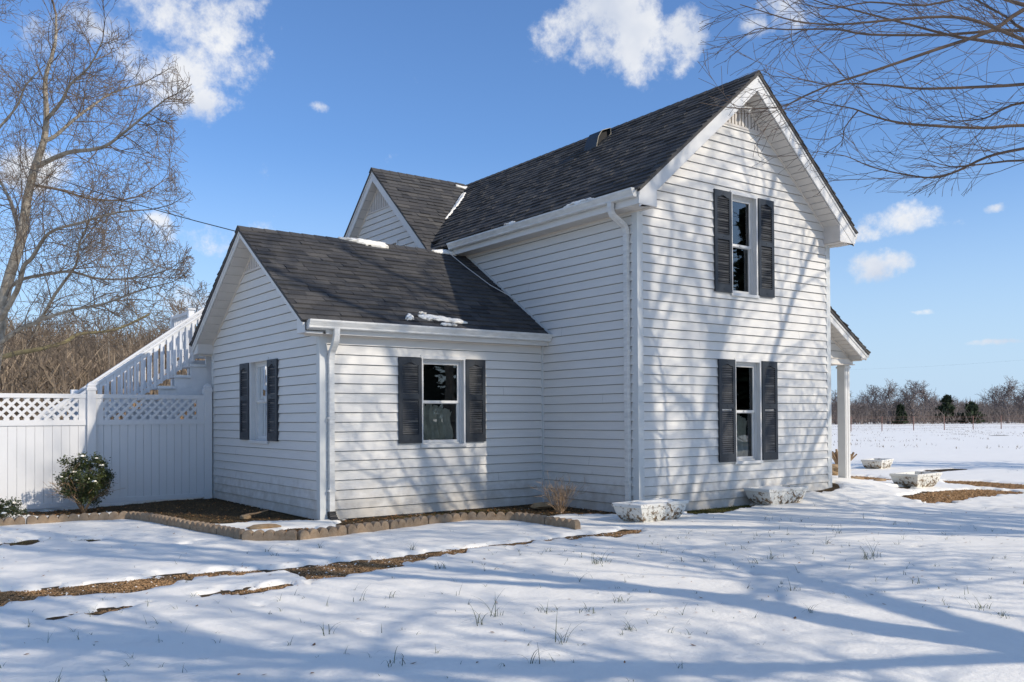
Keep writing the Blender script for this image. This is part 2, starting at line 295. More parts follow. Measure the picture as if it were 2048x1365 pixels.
# ---------------------------------------------------------------- melted patches
PATCH = {'path':[(-9.2,-.9),(-7.59, -0.79), (-7.4, -0.87), (-6.9, -0.93), (-6.38, -0.88), (-5.99, -0.97), (-5.65, -1.11), (-5.68, -1.28), (-5.89, -1.3), (-6.04, -1.24), (-6.34, -1.15), (-6.42, -1.31), (-6.83, -1.46), (-7.16, -1.34), (-7.46, -1.36), (-7.66, -1.41),(-9.2,-1.5)],
'path2':[(-5.59, -1.19), (-5.32, -1.2), (-4.86, -1.15), (-4.52, -1.19), (-4.14, -1.18), (-3.7, -1.12), (-3.35, -1.13), (-2.77, -1.13), (-2.7, -1.14), (-2.94, -1.27), (-3.51, -1.27), (-3.88, -1.39), (-4.26, -1.48), (-4.68, -1.77), (-4.97, -1.86), (-5.34, -1.87), (-5.55, -1.99), (-5.55, -1.76), (-5.39, -1.53), (-5.45, -1.36)],
'path3':[(-2.71, -1.13), (-2.38, -1.14), (-1.93, -1.13), (-1.47, -1.11), (-1.09, -1.13), (-1.19, -1.28), (-1.63, -1.37), (-2.1, -1.32), (-2.54, -1.26)],
'sliver1':[(-6.34, -1.99), (-6.18, -1.91), (-6.02, -1.89), (-5.86, -1.91), (-5.68, -1.89), (-5.78, -2.02), (-5.99, -2.04), (-6.18, -2.03)],
'sliver2':[(-7.35, -2.06), (-7.22, -2.04), (-7.07, -2.01), (-6.93, -2.02), (-6.98, -2.1), (-7.14, -2.12), (-7.26, -2.1)],
'spotL':[(-7.5, 2.13), (-7.14, 2.27), (-6.95, 2.42), (-6.86, 2.19), (-7.09, 2.04), (-7.5, 2.0)],
'spotM':[(-6.57, 2.01), (-6.45, 2.12), (-6.35, 2.1), (-6.42, 1.84), (-6.54, 1.89)],
'gable':[(0.85, -0.03), (1.32, 0.05), (1.82, 0.05), (2.17, 0.05), (2.19, -0.16), (1.76, -0.36), (1.33, -0.42), (0.92, -0.56), (0.60, -0.45)],
'gable2':[(3.9, 0.1), (4.3, 0.12), (4.62, 0.2), (4.5, 0.0), (4.12, -0.12), (3.9, -0.1)],
'gravelR':[(4.84, -0.98), (5.75, -0.79), (6.72, -0.7), (7.52, -0.82), (7.45, -1.59), (7.25, -1.68), (6.42, -1.6), (5.6, -1.61), (4.6, -1.74), (4.36, -1.64), (4.72, -1.21)],
'gravelR2':[(9.0, 0.7), (9.44, 0.13), (9.15, -0.83), (7.98, -1.36), (7.78, -1.04), (8.07, -0.55), (8.5, 0.23)],
'gravelP':[(8.8, 2.7), (9.03, 2.49), (8.78, 1.87), (8.56, 1.46), (8.07, 1.32), (7.95, 1.8), (8.11, 2.25)],
'darkP':[(11.68, 2.52), (12.89, 2.79), (13.49, 2.54), (12.97, 2.16), (12.24, 2.02), (11.51, 2.17)],
'pl3s':[(5.62, -0.3), (6.15, -0.21), (6.01, -0.37), (5.62, -0.43)],
# planted bed: along the wing's end wall, under the holly, along its front wall and in the corner
'bedleft':[(-3.66,6.4),(-5.55,6.4),(-5.55,5.5),(-5.5,4.6),(-5.2,3.2),(-4.85,2.5),(-4.35,2.6),(-4.0,2.35),(-3.66,2.1)],
'bedfence':[(-5.4,6.4),(-8.5,6.4),(-8.5,6.15),(-6.6,6.1),(-6.4,5.6),(-6.1,5.3),(-5.5,5.35)],
'bedstone':[(-4.75,1.35),(-4.2,1.5),(-4.0,1.25),(-4.4,1.0),(-4.8,1.05)],
'bedfront':[(-3.35,2.1),(-3.45,1.75),(-3.7,1.45),(-3.5,1.0),(-3.1,.95),(-2.5,1.0),(-1.6,1.0),(-1.45,.75),(-1.15,.55),(-.75,.62),(-.45,.35),(-.1,.1),(0,.4),(0,2.1)],
}
def polysd(P, x, y):
    P = np.array(P); n = len(P); ins = np.zeros(x.shape, bool); dm = np.full(x.shape, 1e9)
    for i in range(n):
        ax, ay = P[i]; bx, by = P[(i+1) % n]
        c = ((ay > y) != (by > y)) & (x < (bx-ax)*(y-ay)/((by-ay) if by != ay else 1e-9)+ax); ins ^= c
        t = np.clip(((x-ax)*(bx-ax)+(y-ay)*(by-ay))/((bx-ax)**2+(by-ay)**2+1e-12), 0, 1)
        dm = np.minimum(dm, np.hypot(x-ax-t*(bx-ax), y-ay-t*(by-ay)))
    return np.where(ins, -dm, dm)
def patch_sd(x, y):
    s = np.full(x.shape, 1e9)
    for P in PATCH.values(): s = np.minimum(s, polysd(P, x, y))
    return s
def snow_thick(x, y):
    sdv = np.full(x.shape, 1e9)
    near = (x > -10) & (x < 15) & (y > -4) & (y < 8)
    sdv[near] = patch_sd(x[near], y[near])
    ragged = .11*fbm(x*4, y*4, 4)+.15*fbm(x*10, y*10, 3)
    s = sdv + ragged*1.0 - .055
    t = np.clip(s*.9, -.06, .032)
    t = t + sst(.0, .12, t)*0
    far = sst(40, 60, np.hypot(x+8.5, y+8.7))
    wood = sst(16, 26, y)*sst(30, 14, x)
    t = t*(1-wood) - .05*wood
    und = .016*fbm(x*1.3+3, y*1.3, 3)+.010*fbm(x*6.5, y*6.5, 3)+.004*vn(x*19, y*19)
    # small melted holes and tracks
    holes = fbm(x*2.3+40, y*2.3+9, 4)
    und = und - .075*sst(.42, .72, holes)*(np.hypot(x+6.8, y-2.4) < 2.6) - .06*sst(.55, .85, fbm(x*3.1+70, y*3.1+31, 4))
    trk = (.035*fbm(x*5+9, y*5, 3)) * np.exp(-((x-3.6)/2.2)**2-((y+1.4)/.8)**2)
    return t + und*sst(-.02, .04, t) + trk
# ---------------------------------------------------------------- ground and snow sheets
def axis(lo, hi, step, out_lo, out_hi, g=1.16):
    a = list(np.arange(lo, hi+1e-6, step)); s = step; v = a[-1]
    while v < out_hi: s *= g; v += s; a.append(v)
    s = step; v = a[0]; b = []
    while v > out_lo: s *= g; v -= s; b.append(v)
    return np.array(b[::-1]+a)
def sheet(name, xs, ys, zf, mat_, **kw):
    X, Y = np.meshgrid(xs, ys, indexing='ij'); Z = zf(X, Y); nx, ny = X.shape
    me = bpy.data.meshes.new(name); nv = nx*ny; me.vertices.add(nv)
    me.vertices.foreach_set('co', np.stack([X, Y, Z], -1).reshape(-1))
    i = np.arange(nv).reshape(nx, ny); q = np.stack([i[:-1,:-1], i[1:,:-1], i[1:,1:], i[:-1,1:]], -1).reshape(-1)
    nf_ = (nx-1)*(ny-1); me.loops.add(nf_*4); me.loops.foreach_set('vertex_index', q.astype(np.int32))
    me.polygons.add(nf_); me.polygons.foreach_set('loop_start', np.arange(0, nf_*4, 4, dtype=np.int32)); me.polygons.foreach_set('loop_total', np.full(nf_, 4, dtype=np.int32))
    me.update(calc_edges=True); me.materials.append(mat_); me.shade_smooth()
    o = bpy.data.objects.new(name, me); link(o, None, (0,0,0)); setp(o, **kw); return o
sheet('ground', axis(-9.5, 14, .25, -1500, 1800, 1.22), axis(-9, 8, .25, -900, 1800, 1.22), lambda x, y: ground(x, y) - .0, M['soil'], label='bare brown ground showing where the snow has melted', kind='structure')
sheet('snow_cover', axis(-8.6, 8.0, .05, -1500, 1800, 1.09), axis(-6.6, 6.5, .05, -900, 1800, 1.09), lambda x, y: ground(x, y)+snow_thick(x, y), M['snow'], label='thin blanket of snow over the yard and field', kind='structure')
def inpoly(P, n, shrink=0):
    P_ = np.array(P); lo = P_.min(0); hi = P_.max(0); out = []
    while len(out) < n:
        x = np.array([rng.uniform(lo[0], hi[0]) for _ in range(2000)]); y = np.array([rng.uniform(lo[1], hi[1]) for _ in range(2000)])
        s = polysd(P, x, y); k = s < -shrink; out += list(zip(x[k], y[k]))
    return out[:n]
def area(P):
    a = 0
    for i in range(len(P)): x0, y0 = P[i]; x1, y1 = P[(i+1) % len(P)]; a += x0*y1-x1*y0
    return abs(a)/2
def chips(pts, size, zoff, mb):   # small angular stones
    for (x, y) in pts:
        s = size*rng.uniform(.6, 1.5); z = gz(x, y)+zoff+rng.uniform(-.003, .006); a = rng.uniform(0, 3.14); c, sn = math.cos(a), math.sin(a)
        e = [(s, 0), (0, s*rng.uniform(.6, 1)), (-s*rng.uniform(.7, 1), 0), (0, -s)]
        i = len(mb.v); mb.v += [(x+c*p-sn*q, y+sn*p+c*q, z) for p, q in e]; mb.v.append((x, y, z+s*rng.uniform(.4, .8))); mb.f += [(i, i+1, i+4), (i+1, i+2, i+4), (i+2, i+3, i+4), (i+3, i, i+4)]
def blade(mb, p, d, ln, wd, bend, n=3):
    p = Vector(p); d = Vector(d).normalized(); side = d.cross(Vector((0,0,1)))
    if side.length < .05: side = Vector((1,0,0))
    side.normalize(); b = side.cross(d)*1.0; pts = []; cur = p.copy(); dd = d.copy()
    h = Vector((d.x, d.y, 0)); h = h.normalized() if h.length > .01 else Vector((rng.uniform(-1,1), rng.uniform(-1,1), 0)).normalized()
    for k in range(n+1):
        w_ = wd*(1-k/n*.85); pts.append((cur-side*w_/2, cur+side*w_/2)); cur = cur+dd*ln/n; dd = (dd + h*bend/n - Vector((0,0,1))*bend/n*.9).normalized()
    i = len(mb.v)
    for a, c in pts: mb.v += [tuple(a), tuple(c)]
    for k in range(n): mb.f.append((i+2*k, i+2*k+1, i+2*k+3, i+2*k+2))
mb = MB()
for k, dn in (('path',11000), ('path2',11000), ('path3',11000), ('sliver1',11000), ('sliver2',11000)): chips(inpoly([(x, y) for x, y in PATCH[k]], int(area(PATCH[k])*dn*.55)), .0075, .002, mb)
for k, dn in (('gravelR',1500), ('gravelR2',1300), ('gravelP',1300)): chips(inpoly(PATCH[k], int(area(PATCH[k])*dn)), .016, .002, mb)
mb.obj('path_gravel', M['gravel'], origin=(0,0,0), label='strip of orange brown gravel path showing through the snow', kind='stuff')
mb = MB()
for k, dn in (('path',70), ('path2',110), ('path3',160), ('sliver1',100), ('sliver2',100), ('gravelR',14), ('gravelR2',14), ('bedfront',8), ('bedstone',40)): chips(inpoly(PATCH[k], int(area(PATCH[k])*dn)), .009, .003, mb)
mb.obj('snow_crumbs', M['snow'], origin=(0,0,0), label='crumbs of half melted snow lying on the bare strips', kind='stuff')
mb = MB()
for k, dn in (('bedleft',1900), ('bedfence',1300), ('bedfront',1500), ('bedstone',1500), ('spotL',2500), ('spotM',2500), ('darkP',600), ('gable2',1500)):
    for (x, y) in inpoly(PATCH[k], int(area(PATCH[k])*dn)):
        a = rng.uniform(0, 6.28); blade(mb, (x, y, gz(x, y)-.002), (math.cos(a), math.sin(a), rng.uniform(.05, .7)), rng.uniform(.03, .09), .004, .8, 2)
mb.obj('dead_grass', M['straw'], origin=(0,0,0), label='flattened dead grass and straw in the bed beside the house', kind='stuff')
mb = MB()
for k, dn in (('bedfront',260), ('bedstone',900), ('bedfence',350), ('bedleft',60)):
    for (x, y) in inpoly(PATCH[k], int(area(PATCH[k])*dn)):
        s = rng.uniform(.008, .02); a = rng.uniform(0, 6.28); z = gz(x, y)+rng.uniform(.004, .02); t = rng.uniform(-.012, .012)
        c, sn = math.cos(a)*s, math.sin(a)*s; mb.quad((x-c, y-sn, z), (x+sn*.6, y-c*.6, z+t), (x+c, y+sn, z+abs(t)), (x-sn*.6, y+c*.6, z+.004))
mb.obj('fallen_leaves', M['leaflit'], origin=(0,0,0), label='small orange brown fallen leaves in the bed', kind='stuff')
mb = MB()
for k, dn in (('gable',3800),):
    for (x, y) in inpoly(PATCH[k], int(area(PATCH[k])*dn)):
        a = rng.uniform(0, 6.28); blade(mb, (x, y, gz(x, y)-.002), (math.cos(a), math.sin(a), rng.uniform(.4, 1.4)), rng.uniform(.02, .06), .004, .8, 2)
for (x, y) in inpoly([(-2.7,1.95),(-2.7,1.3),(-1.7,1.2),(-1.0,1.5),(-1.0,1.95)], 1700)+inpoly(PATCH['spotM'], 90)+inpoly(PATCH['spotL'], 120):
    a = rng.uniform(0, 6.28); blade(mb, (x, y, gz(x, y)-.002), (math.cos(a), math.sin(a), rng.uniform(.3, 1.2)), rng.uniform(.02, .05), .004, .8, 2)
mb.obj('mossy_grass', M['moss'], origin=(0,0,0), label='low yellow green moss and grass against the siding', kind='stuff')
# grass sprigs standing out of the snow
mb = MB()
def sz(x, y): return float((ground(np.array([x]), np.array([y]))+snow_thick(np.array([x]), np.array([y])))[0])
def tuft(x, y, n, h, spread=.04, bend=1.0, wd=.0035):
    for _ in range(n):
        a = rng.uniform(0, 6.28); q = rng.uniform(0, spread); xx, yy = x+q*math.cos(a), y+q*math.sin(a); a2 = rng.uniform(0, 6.28)
        blade(mb, (xx, yy, sz(xx, yy)-.006), (math.cos(a2)*.45, math.sin(a2)*.45, 1), h*rng.uniform(.4, 1.2), wd*rng.uniform(.7,1.2), bend*rng.uniform(.3, 2.6), 6)
TU = [(-2.81,-1.55,0),]
for (x, y, n, h, s_) in [(-4.06,-1.0,9,.09,.03),(-5.25,-.25,7,.06,.04),(-5.3,-.55,9,.06,.05),(-4.75,-.35,6,.07,.02),(-5.6,-2.9,4,.13,.06),(-5.4,-3.0,5,.12,.05),(-6.2,-3.75,5,.13,.05),(-6.2,-4.55,8,.12,.06),(-5.25,-4.75,8,.13,.06),(-5.6,-4.95,7,.15,.06),(-5.35,-4.1,6,.14,.05),(-5.15,-3.95,7,.14,.05),(-4.75,-4.0,16,.06,.09),(-4.55,-4.2,12,.06,.09),(-4.15,-4.1,10,.06,.07),(-4.4,-2.1,10,.11,.06),(-3.2,-2.75,14,.12,.06),(-3.05,-2.7,10,.10,.05),(-3.05,-1.9,6,.07,.05),(-4.7,-4.75,14,.06,.05),(-3.4,-5.1,8,.08,.05),(-2.9,-4.6,8,.08,.05),(-2.1,-3.6,8,.09,.05),(-1.75,-3.5,9,.11,.05),(-2.4,-3.3,7,.1,.05),(-1.15,-4.1,14,.13,.06),(-1.0,-4.05,9,.12,.06),(-2.4,-5.7,10,.07,.07),(-2.5,-5.9,12,.06,.08),(-1.9,-5.0,7,.07,.1),(-2.3,-2.7,6,.08,.04),(-.6,-3.3,6,.09,.04),(-.3,-2.6,6,.08,.04),(.2,-2.9,5,.08,.04),(-3.9,-3.35,4,.1,.02),(-2.55,-3.15,5,.1,.05),(-1.5,-3.0,5,.1,.04),(-.9,.15,7,.09,.04)]:
    tuft(x, y, n+1, h*1.55, s_, wd=.005)
for _ in range(520):
    x = rng.uniform(-8, 2.5); y = rng.uniform(-5.6, -1.4 if rng.random() < .85 else .3); tuft(x, y, rng.randint(1, 4), rng.uniform(.03, .10), .02, .9, .004)
for _ in range(160):
    x = rng.uniform(3, 16); y = rng.uniform(-5, 9) ; tuft(x, y, rng.randint(2, 4), rng.uniform(.03, .07), .05, .8, .006)
mb.obj('grass_sprigs', M['grass'], origin=(0,0,0), label='scattered thin green grass blades poking through the snow', kind='stuff')
mb = MB()
for _ in range(900):
    x = rng.uniform(-8, 4); y = rng.uniform(-5.5, 3.6) if x < -5.5 else rng.uniform(-5.5, -.2)
    if rng.random() > (1.0 if (x < -5.4 and y > .8) else .28): continue
    z = sz(x, y)+.003; s = rng.uniform(.006, .02); a = rng.uniform(0, 6.28); c, sn = math.cos(a)*s, math.sin(a)*s
    mb.quad((x-c, y-sn, z), (x+sn*.5, y-c*.5, z+.002), (x+c, y+sn, z+rng.uniform(0,.01)), (x-sn*.5, y+c*.5, z+.002))
for k in ('path','path2','path3','sliver1','sliver2','gravelR','gable2','spotL','spotM'):
    P_ = PATCH[k]
    for i_ in range(len(P_)):
        a_, b_ = P_[i_], P_[(i_+1) % len(P_)]
        for _ in range(int(math.dist(a_, b_)*38)):
            t_ = rng.random(); x = a_[0]+(b_[0]-a_[0])*t_+rng.gauss(0,.06); y = a_[1]+(b_[1]-a_[1])*t_+rng.gauss(0,.06); z = sz(x, y)+.002; s = rng.uniform(.004, .011); a = rng.uniform(0, 6.28); c, sn = math.cos(a)*s, math.sin(a)*s
            mb.quad((x-c, y-sn, z), (x+sn*.6, y-c*.6, z+.002), (x+c, y+sn, z+rng.uniform(0,.006)), (x-sn*.6, y+c*.6, z+.002))
mb.obj('leaf_debris', M['leaflit'], origin=(0,0,0), label='tiny dead leaf scraps scattered over the snow', kind='stuff')
mb = MB()   # weedy stubble lines in the far field
for _ in range(2600):
    d = rng.uniform(34, 150)**1.0; la = rng.uniform(.22, .64)*d; p = Vector(CAM)+FW*d+RT*la; x, y = p.x, p.y; n_ = fbm(np.array([x*.12]), np.array([y*.5]), 2)[0]
    if n_ < .02 or (d < 60 and rng.random() < .6): continue
    for _k in range(3):
        xx = x+rng.uniform(-.5, .5); yy = y+rng.uniform(-.2, .2); blade(mb, (xx, yy, gz(xx, yy)+.02), (rng.uniform(-1,1), rng.uniform(-1,1), 1), rng.uniform(.06, .16), .03, .6, 1)
mb.obj('field_stubble', M['straw'], origin=(0,0,0), label='faint rows of brown stubble across the snowy field', kind='stuff')
# ================================================================ HOUSE
E_ = .12695
W, YC, LL, WD = 4.302, 2.085, 3.653, 4.355
house = empty('farmhouse', (W/2, 3, GZ), 'white vinyl sided farmhouse with dark shutters, steep shingle roofs and a low side wing', 'house')
def frame(O, u, n):
    O = Vector(O); u = Vector(u); n = Vector(n)
    def P(a, b, z): q = O+u*a+n*b; return (q.x, q.y, O.z+z)
    P.flip = (u.cross(Vector((0,0,1)))).dot(n) < 0
    return P
Fg = frame((0,0,0), (1,0,0), (0,-1,0))            # two storey gable wall
Fs = frame((0,0,0), (0,1,0), (-1,0,0))            # its shaded long side (a = y)
Ff = frame((-LL,YC,.012), (1,0,0), (0,-1,0))      # wing front (a = x+LL)
Fe = frame((-LL,YC,.012), (0,1,0), (-1,0,0))      # wing end gable (a = y-YC)
Fp = frame((4.302,.5,0), (1,0,0), (0,-1,0))       # porch gable
Fx = frame((0,0,0), (0,1,0), (-1,0,0))
def wall(F, name, outline, openings, z0, nz, xl, xr, z_top, label=None, seams=(), parent_=None, first=0):
    """backing wall + lapped boards; openings (a0,a1,z0,z1)"""
    # backing built as horizontal strips so that openings stay open
    mb = MB(); zs = sorted(set([z0-.1] + [q for o in openings for q in o[2:4]] + [z0+.4*k for k in range(int((z_top-z0)/.4)+1)] + [z_top]))
    for a, b in zip(zs[:-1], zs[1:]):
        mid = (a+b)/2; la, lb = max(xl(a), xl(b)), 0; cuts = []
        l = (xl(a), xl(b)); r = (xr(a), xr(b)); xs = [(l[0], l[1])]
        for o in sorted(openings):
            if o[2] <= mid <= o[3]: xs += [(o[0], o[0]), (o[1], o[1])]
        xs.append(r)
        for q in range(0, len(xs), 2):
            (a0, b0), (a1, b1) = xs[q], xs[q+1]
            if a1 <= a0 and b1 <= b0: continue
            mb.quad(F(a0, -.02, a), F(max(a1, a0), -.02, a), F(max(b1, b0), -.02, b), F(b0, -.02, b))
    wo_ = mb.obj(name, M['sheath'], parent_ or house, **({'label': label} if label else {}))
    for i in range(nz):
        zb = z0+(i+first)*E_; zt = min(zb+E_-.007, z_top)
        if zb >= z_top-.01: break
        mb = MB(); l0, l1, r0, r1 = xl(zb), xl(zt), xr(zb), xr(zt)
        if r0-l0 < .02: break
        if r1 < l1: l1 = r1 = (l1+r1)/2
        wv = rng.uniform(0, 10)
        mbs = [mb]
        def piece(a0, a1, za, zc, lip):
            mb = mbs[-1]
            # a0,a1 functions giving left/right for a height
            prof = lambda z: .025-.020*(z-zb)/E_
            n = max(1, int((a1(za)-a0(za))/.35))
            zm = za+.012
            for k in range(n):
                t0, t1 = k/n, (k+1)/n
                def pt(t, z, off=0):
                    a = a0(z)+(a1(z)-a0(z))*t; wob = .0016*math.sin(a*3.1+wv)+.001*math.sin(a*7.7+wv*2+zb*9); return F(a, prof(z)+off+wob*(1-(z-zb)/E_), z)
                mb.quad(pt(t0, za), pt(t1, za), pt(t1, zc), pt(t0, zc))
                if lip: mb.quad(pt(t0, za, -.03), pt(t1, za, -.03), pt(t1, za), pt(t0, za))
        lin = lambda p, q: (lambda z: p+(q-p)*(z-zb)/max(zt-zb, 1e-6))
        hit = [o for o in sorted(openings) if o[2] < zt-.004 and o[3] > zb+.004 and o[1] > l0 and o[0] < r0]
        cur = lin(l0, l1)
        for o in hit:
            piece(cur, lambda z, o=o: o[0], zb, zt, True)
            if o[2] > zb+.004: piece(lambda z, o=o: o[0], lambda z, o=o: o[1], zb, min(o[2], zt), True)
            if o[3] < zt-.004: piece(lambda z, o=o: o[0], lambda z, o=o: o[1], max(o[3], zb), zt, False)
            if o[2] <= zb+.004 and o[3] >= zt-.004: mbs.append(MB())
            cur = (lambda z, o=o: o[1])
        sj = [s_ for s_ in seams if s_[0] == i and l0+.2 < s_[1] < r0-.2 and not any(o[0]-.1 < s_[1] < o[1]+.1 for o in hit)]
        end = lin(r0, r1)
        if sj and sj[0][1] > cur(zb)+.1:
            s0 = sj[0][1]; piece(cur, lambda z: s0-.0012, zb, zt, True); mbs.append(MB()); piece(lambda z: s0+.0012, end, zb, zt, True)
        else: piece(cur, end, zb, zt, True)
        for mb in mbs:
            if mb.v: mb.obj('siding_board', M['siding'], wo_)
    return wo_
# main gable wall
RZ, RS = 6.24, .845      # ridge height, slope
DR = .285
openG = [(1.895, 2.485, 2.995, 4.51), (1.945, 2.535, .51, 2.035)]
sof = lambda x: RZ-DR-RS*abs(x-W/2)
def xlG(z): return .055 if z < sof(0) else max(.055, W/2-(RZ-DR-z)/RS)
def xrG(z): return W-.055 if z < sof(W) else min(W-.055, W/2+(RZ-DR-z)/RS)
wall(Fg, 'wall', None, openG, -E_, 60, xlG, xrG, 5.50, 'sunlit two storey gable wall of lapped white siding',
     seams=[(3,3.62),(5,3.55),(11,1.1),(18,1.2),(20,3.5),(26,3.3),(1,3.4)])
# shaded long side
wall(Fs, 'wall', None, [], -E_, 60, lambda z: .055, lambda z: YC if z < 2.35 else (min(4.95, 4.262-(4.03-z)/.667) if z < 4.0 else 4.95), 3.99, 'shaded blue grey side wall of the two storey part',
     seams=[(5,1.0),(12,.7),(20,1.6),(26,2.4)])
# wing front
openF = [(1.494, 2.214, .795, 2.045)]
wall(Ff, 'wall', None, openF, -E_, 60, lambda z: .055, lambda z: LL-.012, 2.285, 'single storey front wall of the side wing', seams=[(3,2.8),(8,.7),(13,2.9)])
# wing end
WZ, WS = 4.03, .667
WRID = YC+WD/2     # 4.262
openE = [(1.785, 2.53, .845, 2.075)]
WDR = .16
sofw = lambda a: WZ-WDR-.012-WS*abs(a-WD/2)
def xlE(z): return .055 if z < sofw(0) else max(.055, WD/2-(WZ-WDR-.012-z)/WS)
def xrE(z): return WD-.055 if z < sofw(WD) else min(WD-.055, WD/2+(WZ-WDR-.012-z)/WS)
wall(Fe, 'wall', None, openE, -E_, 60, xlE, xrE, 3.44, 'shaded gable end wall of the side wing', seams=[(6,3.2),(15,1.0)])
# cross gable
XC, XZ, XS = 7.32, 6.2, .9
def xlX(z): return XC-(XZ-.26-z)/XS
def xrX(z): return XC+(XZ-.26-z)/XS
wall(Fx, 'wall', None, [(6.62, 7.42, 3.2, 4.66)], 3.9, 30, xlX, xrX, 5.40, 'upper gable wall of the cross wing behind the side wing roof', seams=[(8,6.85),(7,6.85)])
# plain hidden walls closing the building
mb = MB(); mb.box(W-.02, W, .02, 11, -.2, 4.0); mb.box(0, W, 10.98, 11, -.2, 4.0); mb.box(-.02, -.005, 4.9, 11, -.2, 3.9)
mb.box(-LL+.02, 0, YC+WD-.02, YC+WD, -.2, 2.3); mb.obj('wall', M['siding'], house)
mb = MB(); mb.box(.03, W-.03, .015, .05, -.25, .0); mb.box(.015, .05, .03, YC, -.25, -E_); mb.box(-LL+.03, 0, YC+.015, YC+.05, -.3, -E_+.01); mb.box(-LL+.015, -LL+.05, YC+.05, YC+WD, -.3, -E_+.01)
mb.obj('foundation', M['foundation'], house)
# corner posts
def cpost(name, x0, y0, sx, sy, z0, z1, w_=.085, lab=None, m_='trimgrey'):
    mb = MB(); t = .022
    mb.box(min(x0-sx*t, x0+sx*w_), max(x0-sx*t, x0+sx*w_), min(y0-sy*t, y0-sy*.0), max(y0-sy*t, y0-sy*.0), z0, z1)
    mb.box(min(x0-sx*t, x0), max(x0-sx*t, x0), min(y0, y0+sy*w_), max(y0, y0+sy*w_), z0, z1); mb.obj(name, M[m_], house)
cpost('corner_post', 0, 0, 1, 1, -.14, 3.99); cpost('corner_post', W, 0, -1, 1, -.12, 3.98)
cpost('corner_post', -LL, YC, 1, 1, -.16, 2.30); cpost('corner_post', -LL, YC+WD, 1, -1, -.2, 2.30)
mb = MB(); mb.box(-.035, 0, YC-.035, YC, -.14, 2.29); mb.obj('corner_strip', M['trimgrey'], house)
# ---------------- windows and shutters
def window(F, a0, a1, z0, z1, label, rec=.085, curtain=True):
    mb = MB(); B = lambda q0,q1,n0,n1,p0,p1: mb.box(q0,q1,n0,n1,p0,p1,F)
    t = .035
    # proud outer casing
    B(a0-.012,a1+.012,0,.030,z1-.03,z1+.018); B(a0-.012,a0+.022,0,.030,z0,z1-.03); B(a1-.022,a1+.012,0,.030,z0,z1-.03)
    # reveal lining
    B(a0+.001,a0+.012,-rec,.0,z0,z1); B(a1-.012,a1-.001,-rec,.0,z0,z1); B(a0+.012,a1-.012,-rec,.0,z1-.012,z1)
    fr = mb.obj('window', M['trim'], house, label=label)
    mb = MB(); B(a0-.02,a1+.02,-rec,.045,z0-.02,z0+.022); mb.obj('sill', M['trim'], fr)
    i0, i1, j0, j1 = a0+.042, a1-.042, z0+.045, z1-.065; s = .036; zm = (j0+j1)/2+.0
    mb = MB(); B(i0-.030,i0-.002,-rec-.02,-rec+.034,j0-.022,j1+.052); B(i1+.002,i1+.030,-rec-.02,-rec+.034,j0-.022,j1+.052); B(i0-.002,i1+.002,-rec-.02,-rec+.034,j1+.002,j1+.052); B(i0-.002,i1+.002,-rec-.02,-rec+.034,j0-.022,j0-.002); mb.obj('frame', M['trim'], fr)
    def sash(za, zb, n):
        mb_ = MB(); 
        for q in ((i0,i0+s,za,zb),(i1-s,i1,za,zb),(i0+s,i1-s,za,za+s),(i0+s,i1-s,zb-s,zb)): mb_.box(q[0],q[1],n,n+.024,q[2],q[3],F)
        mb_.obj('sash', M['trim'], fr)
        mb_ = MB(); mb_.quad(F(i0+s*.7, n+.01, za+s*.7), F(i1-s*.7, n+.01, za+s*.7), F(i1-s*.7, n+.01, zb-s*.7), F(i0+s*.7, n+.01, zb-s*.7)); mb_.obj('pane', M['glass'], fr)
    sash(zm-.012, j1, -rec+.004); sash(j0, zm+.014, -rec-.016)
    mb = MB(); c_ = (i0+i1)/2; B(c_-.02,c_+.02,-rec+.028,-rec+.04,zm-.004,zm+.012); B(c_-.006,c_+.006,-rec+.03,-rec+.045,zm+.012,zm+.022); mb.obj('sash_lock', M['trim'], fr)
    # room behind
    mb = MB(); d = -.75
    P = [F(a0-.25,-rec-.05,z0-.2),F(a1+.25,-rec-.05,z0-.2),F(a1+.25,-rec-.05,z1+.2),F(a0-.25,-rec-.05,z1+.2)]; Q = [F(a0-.25,d,z0-.2),F(a1+.25,d,z0-.2),F(a1+.25,d,z1+.2),F(a0-.25,d,z1+.2)]
    mb.poly(Q); 
    for k in range(4): mb.quad(P[k], P[(k+1)%4], Q[(k+1)%4], Q[k])
    mb.obj('room_lining', M['dark'], fr)
    if curtain:
        mb = MB(); n = 26; cols = []
        for k in range(n+1):
            t_ = k/n; a = i0+.02+(i1-i0-.05)*t_*(.92); b = -rec-.07-.018*math.sin(t_*34)-.02*math.sin(t_*9+1)
            top = zm-.02-.10*t_**2*rng.uniform(.9, 1.1)-(.03 if k % 5 == 0 else 0); cols.append((a, b, top))
        for k in range(n):
            a, b, tp = cols[k]; a2, b2, tp2 = cols[k+1]
            for q in range(5):
                z_ = j0+(tp-j0)*q/5; z__ = j0+(tp-j0)*(q+1)/5; y_ = j0+(tp2-j0)*q/5; y__ = j0+(tp2-j0)*(q+1)/5; w_ = .03*math.sin(q*1.3)
                mb.quad(F(a+w_,b,z_), F(a2+w_,b2,y_), F(a2+.03*math.sin((q+1)*1.3),b2,y__), F(a+.03*math.sin((q+1)*1.3),b,z__))
        mb.obj('curtain', M['curtain'], fr, smooth=True)
    return fr
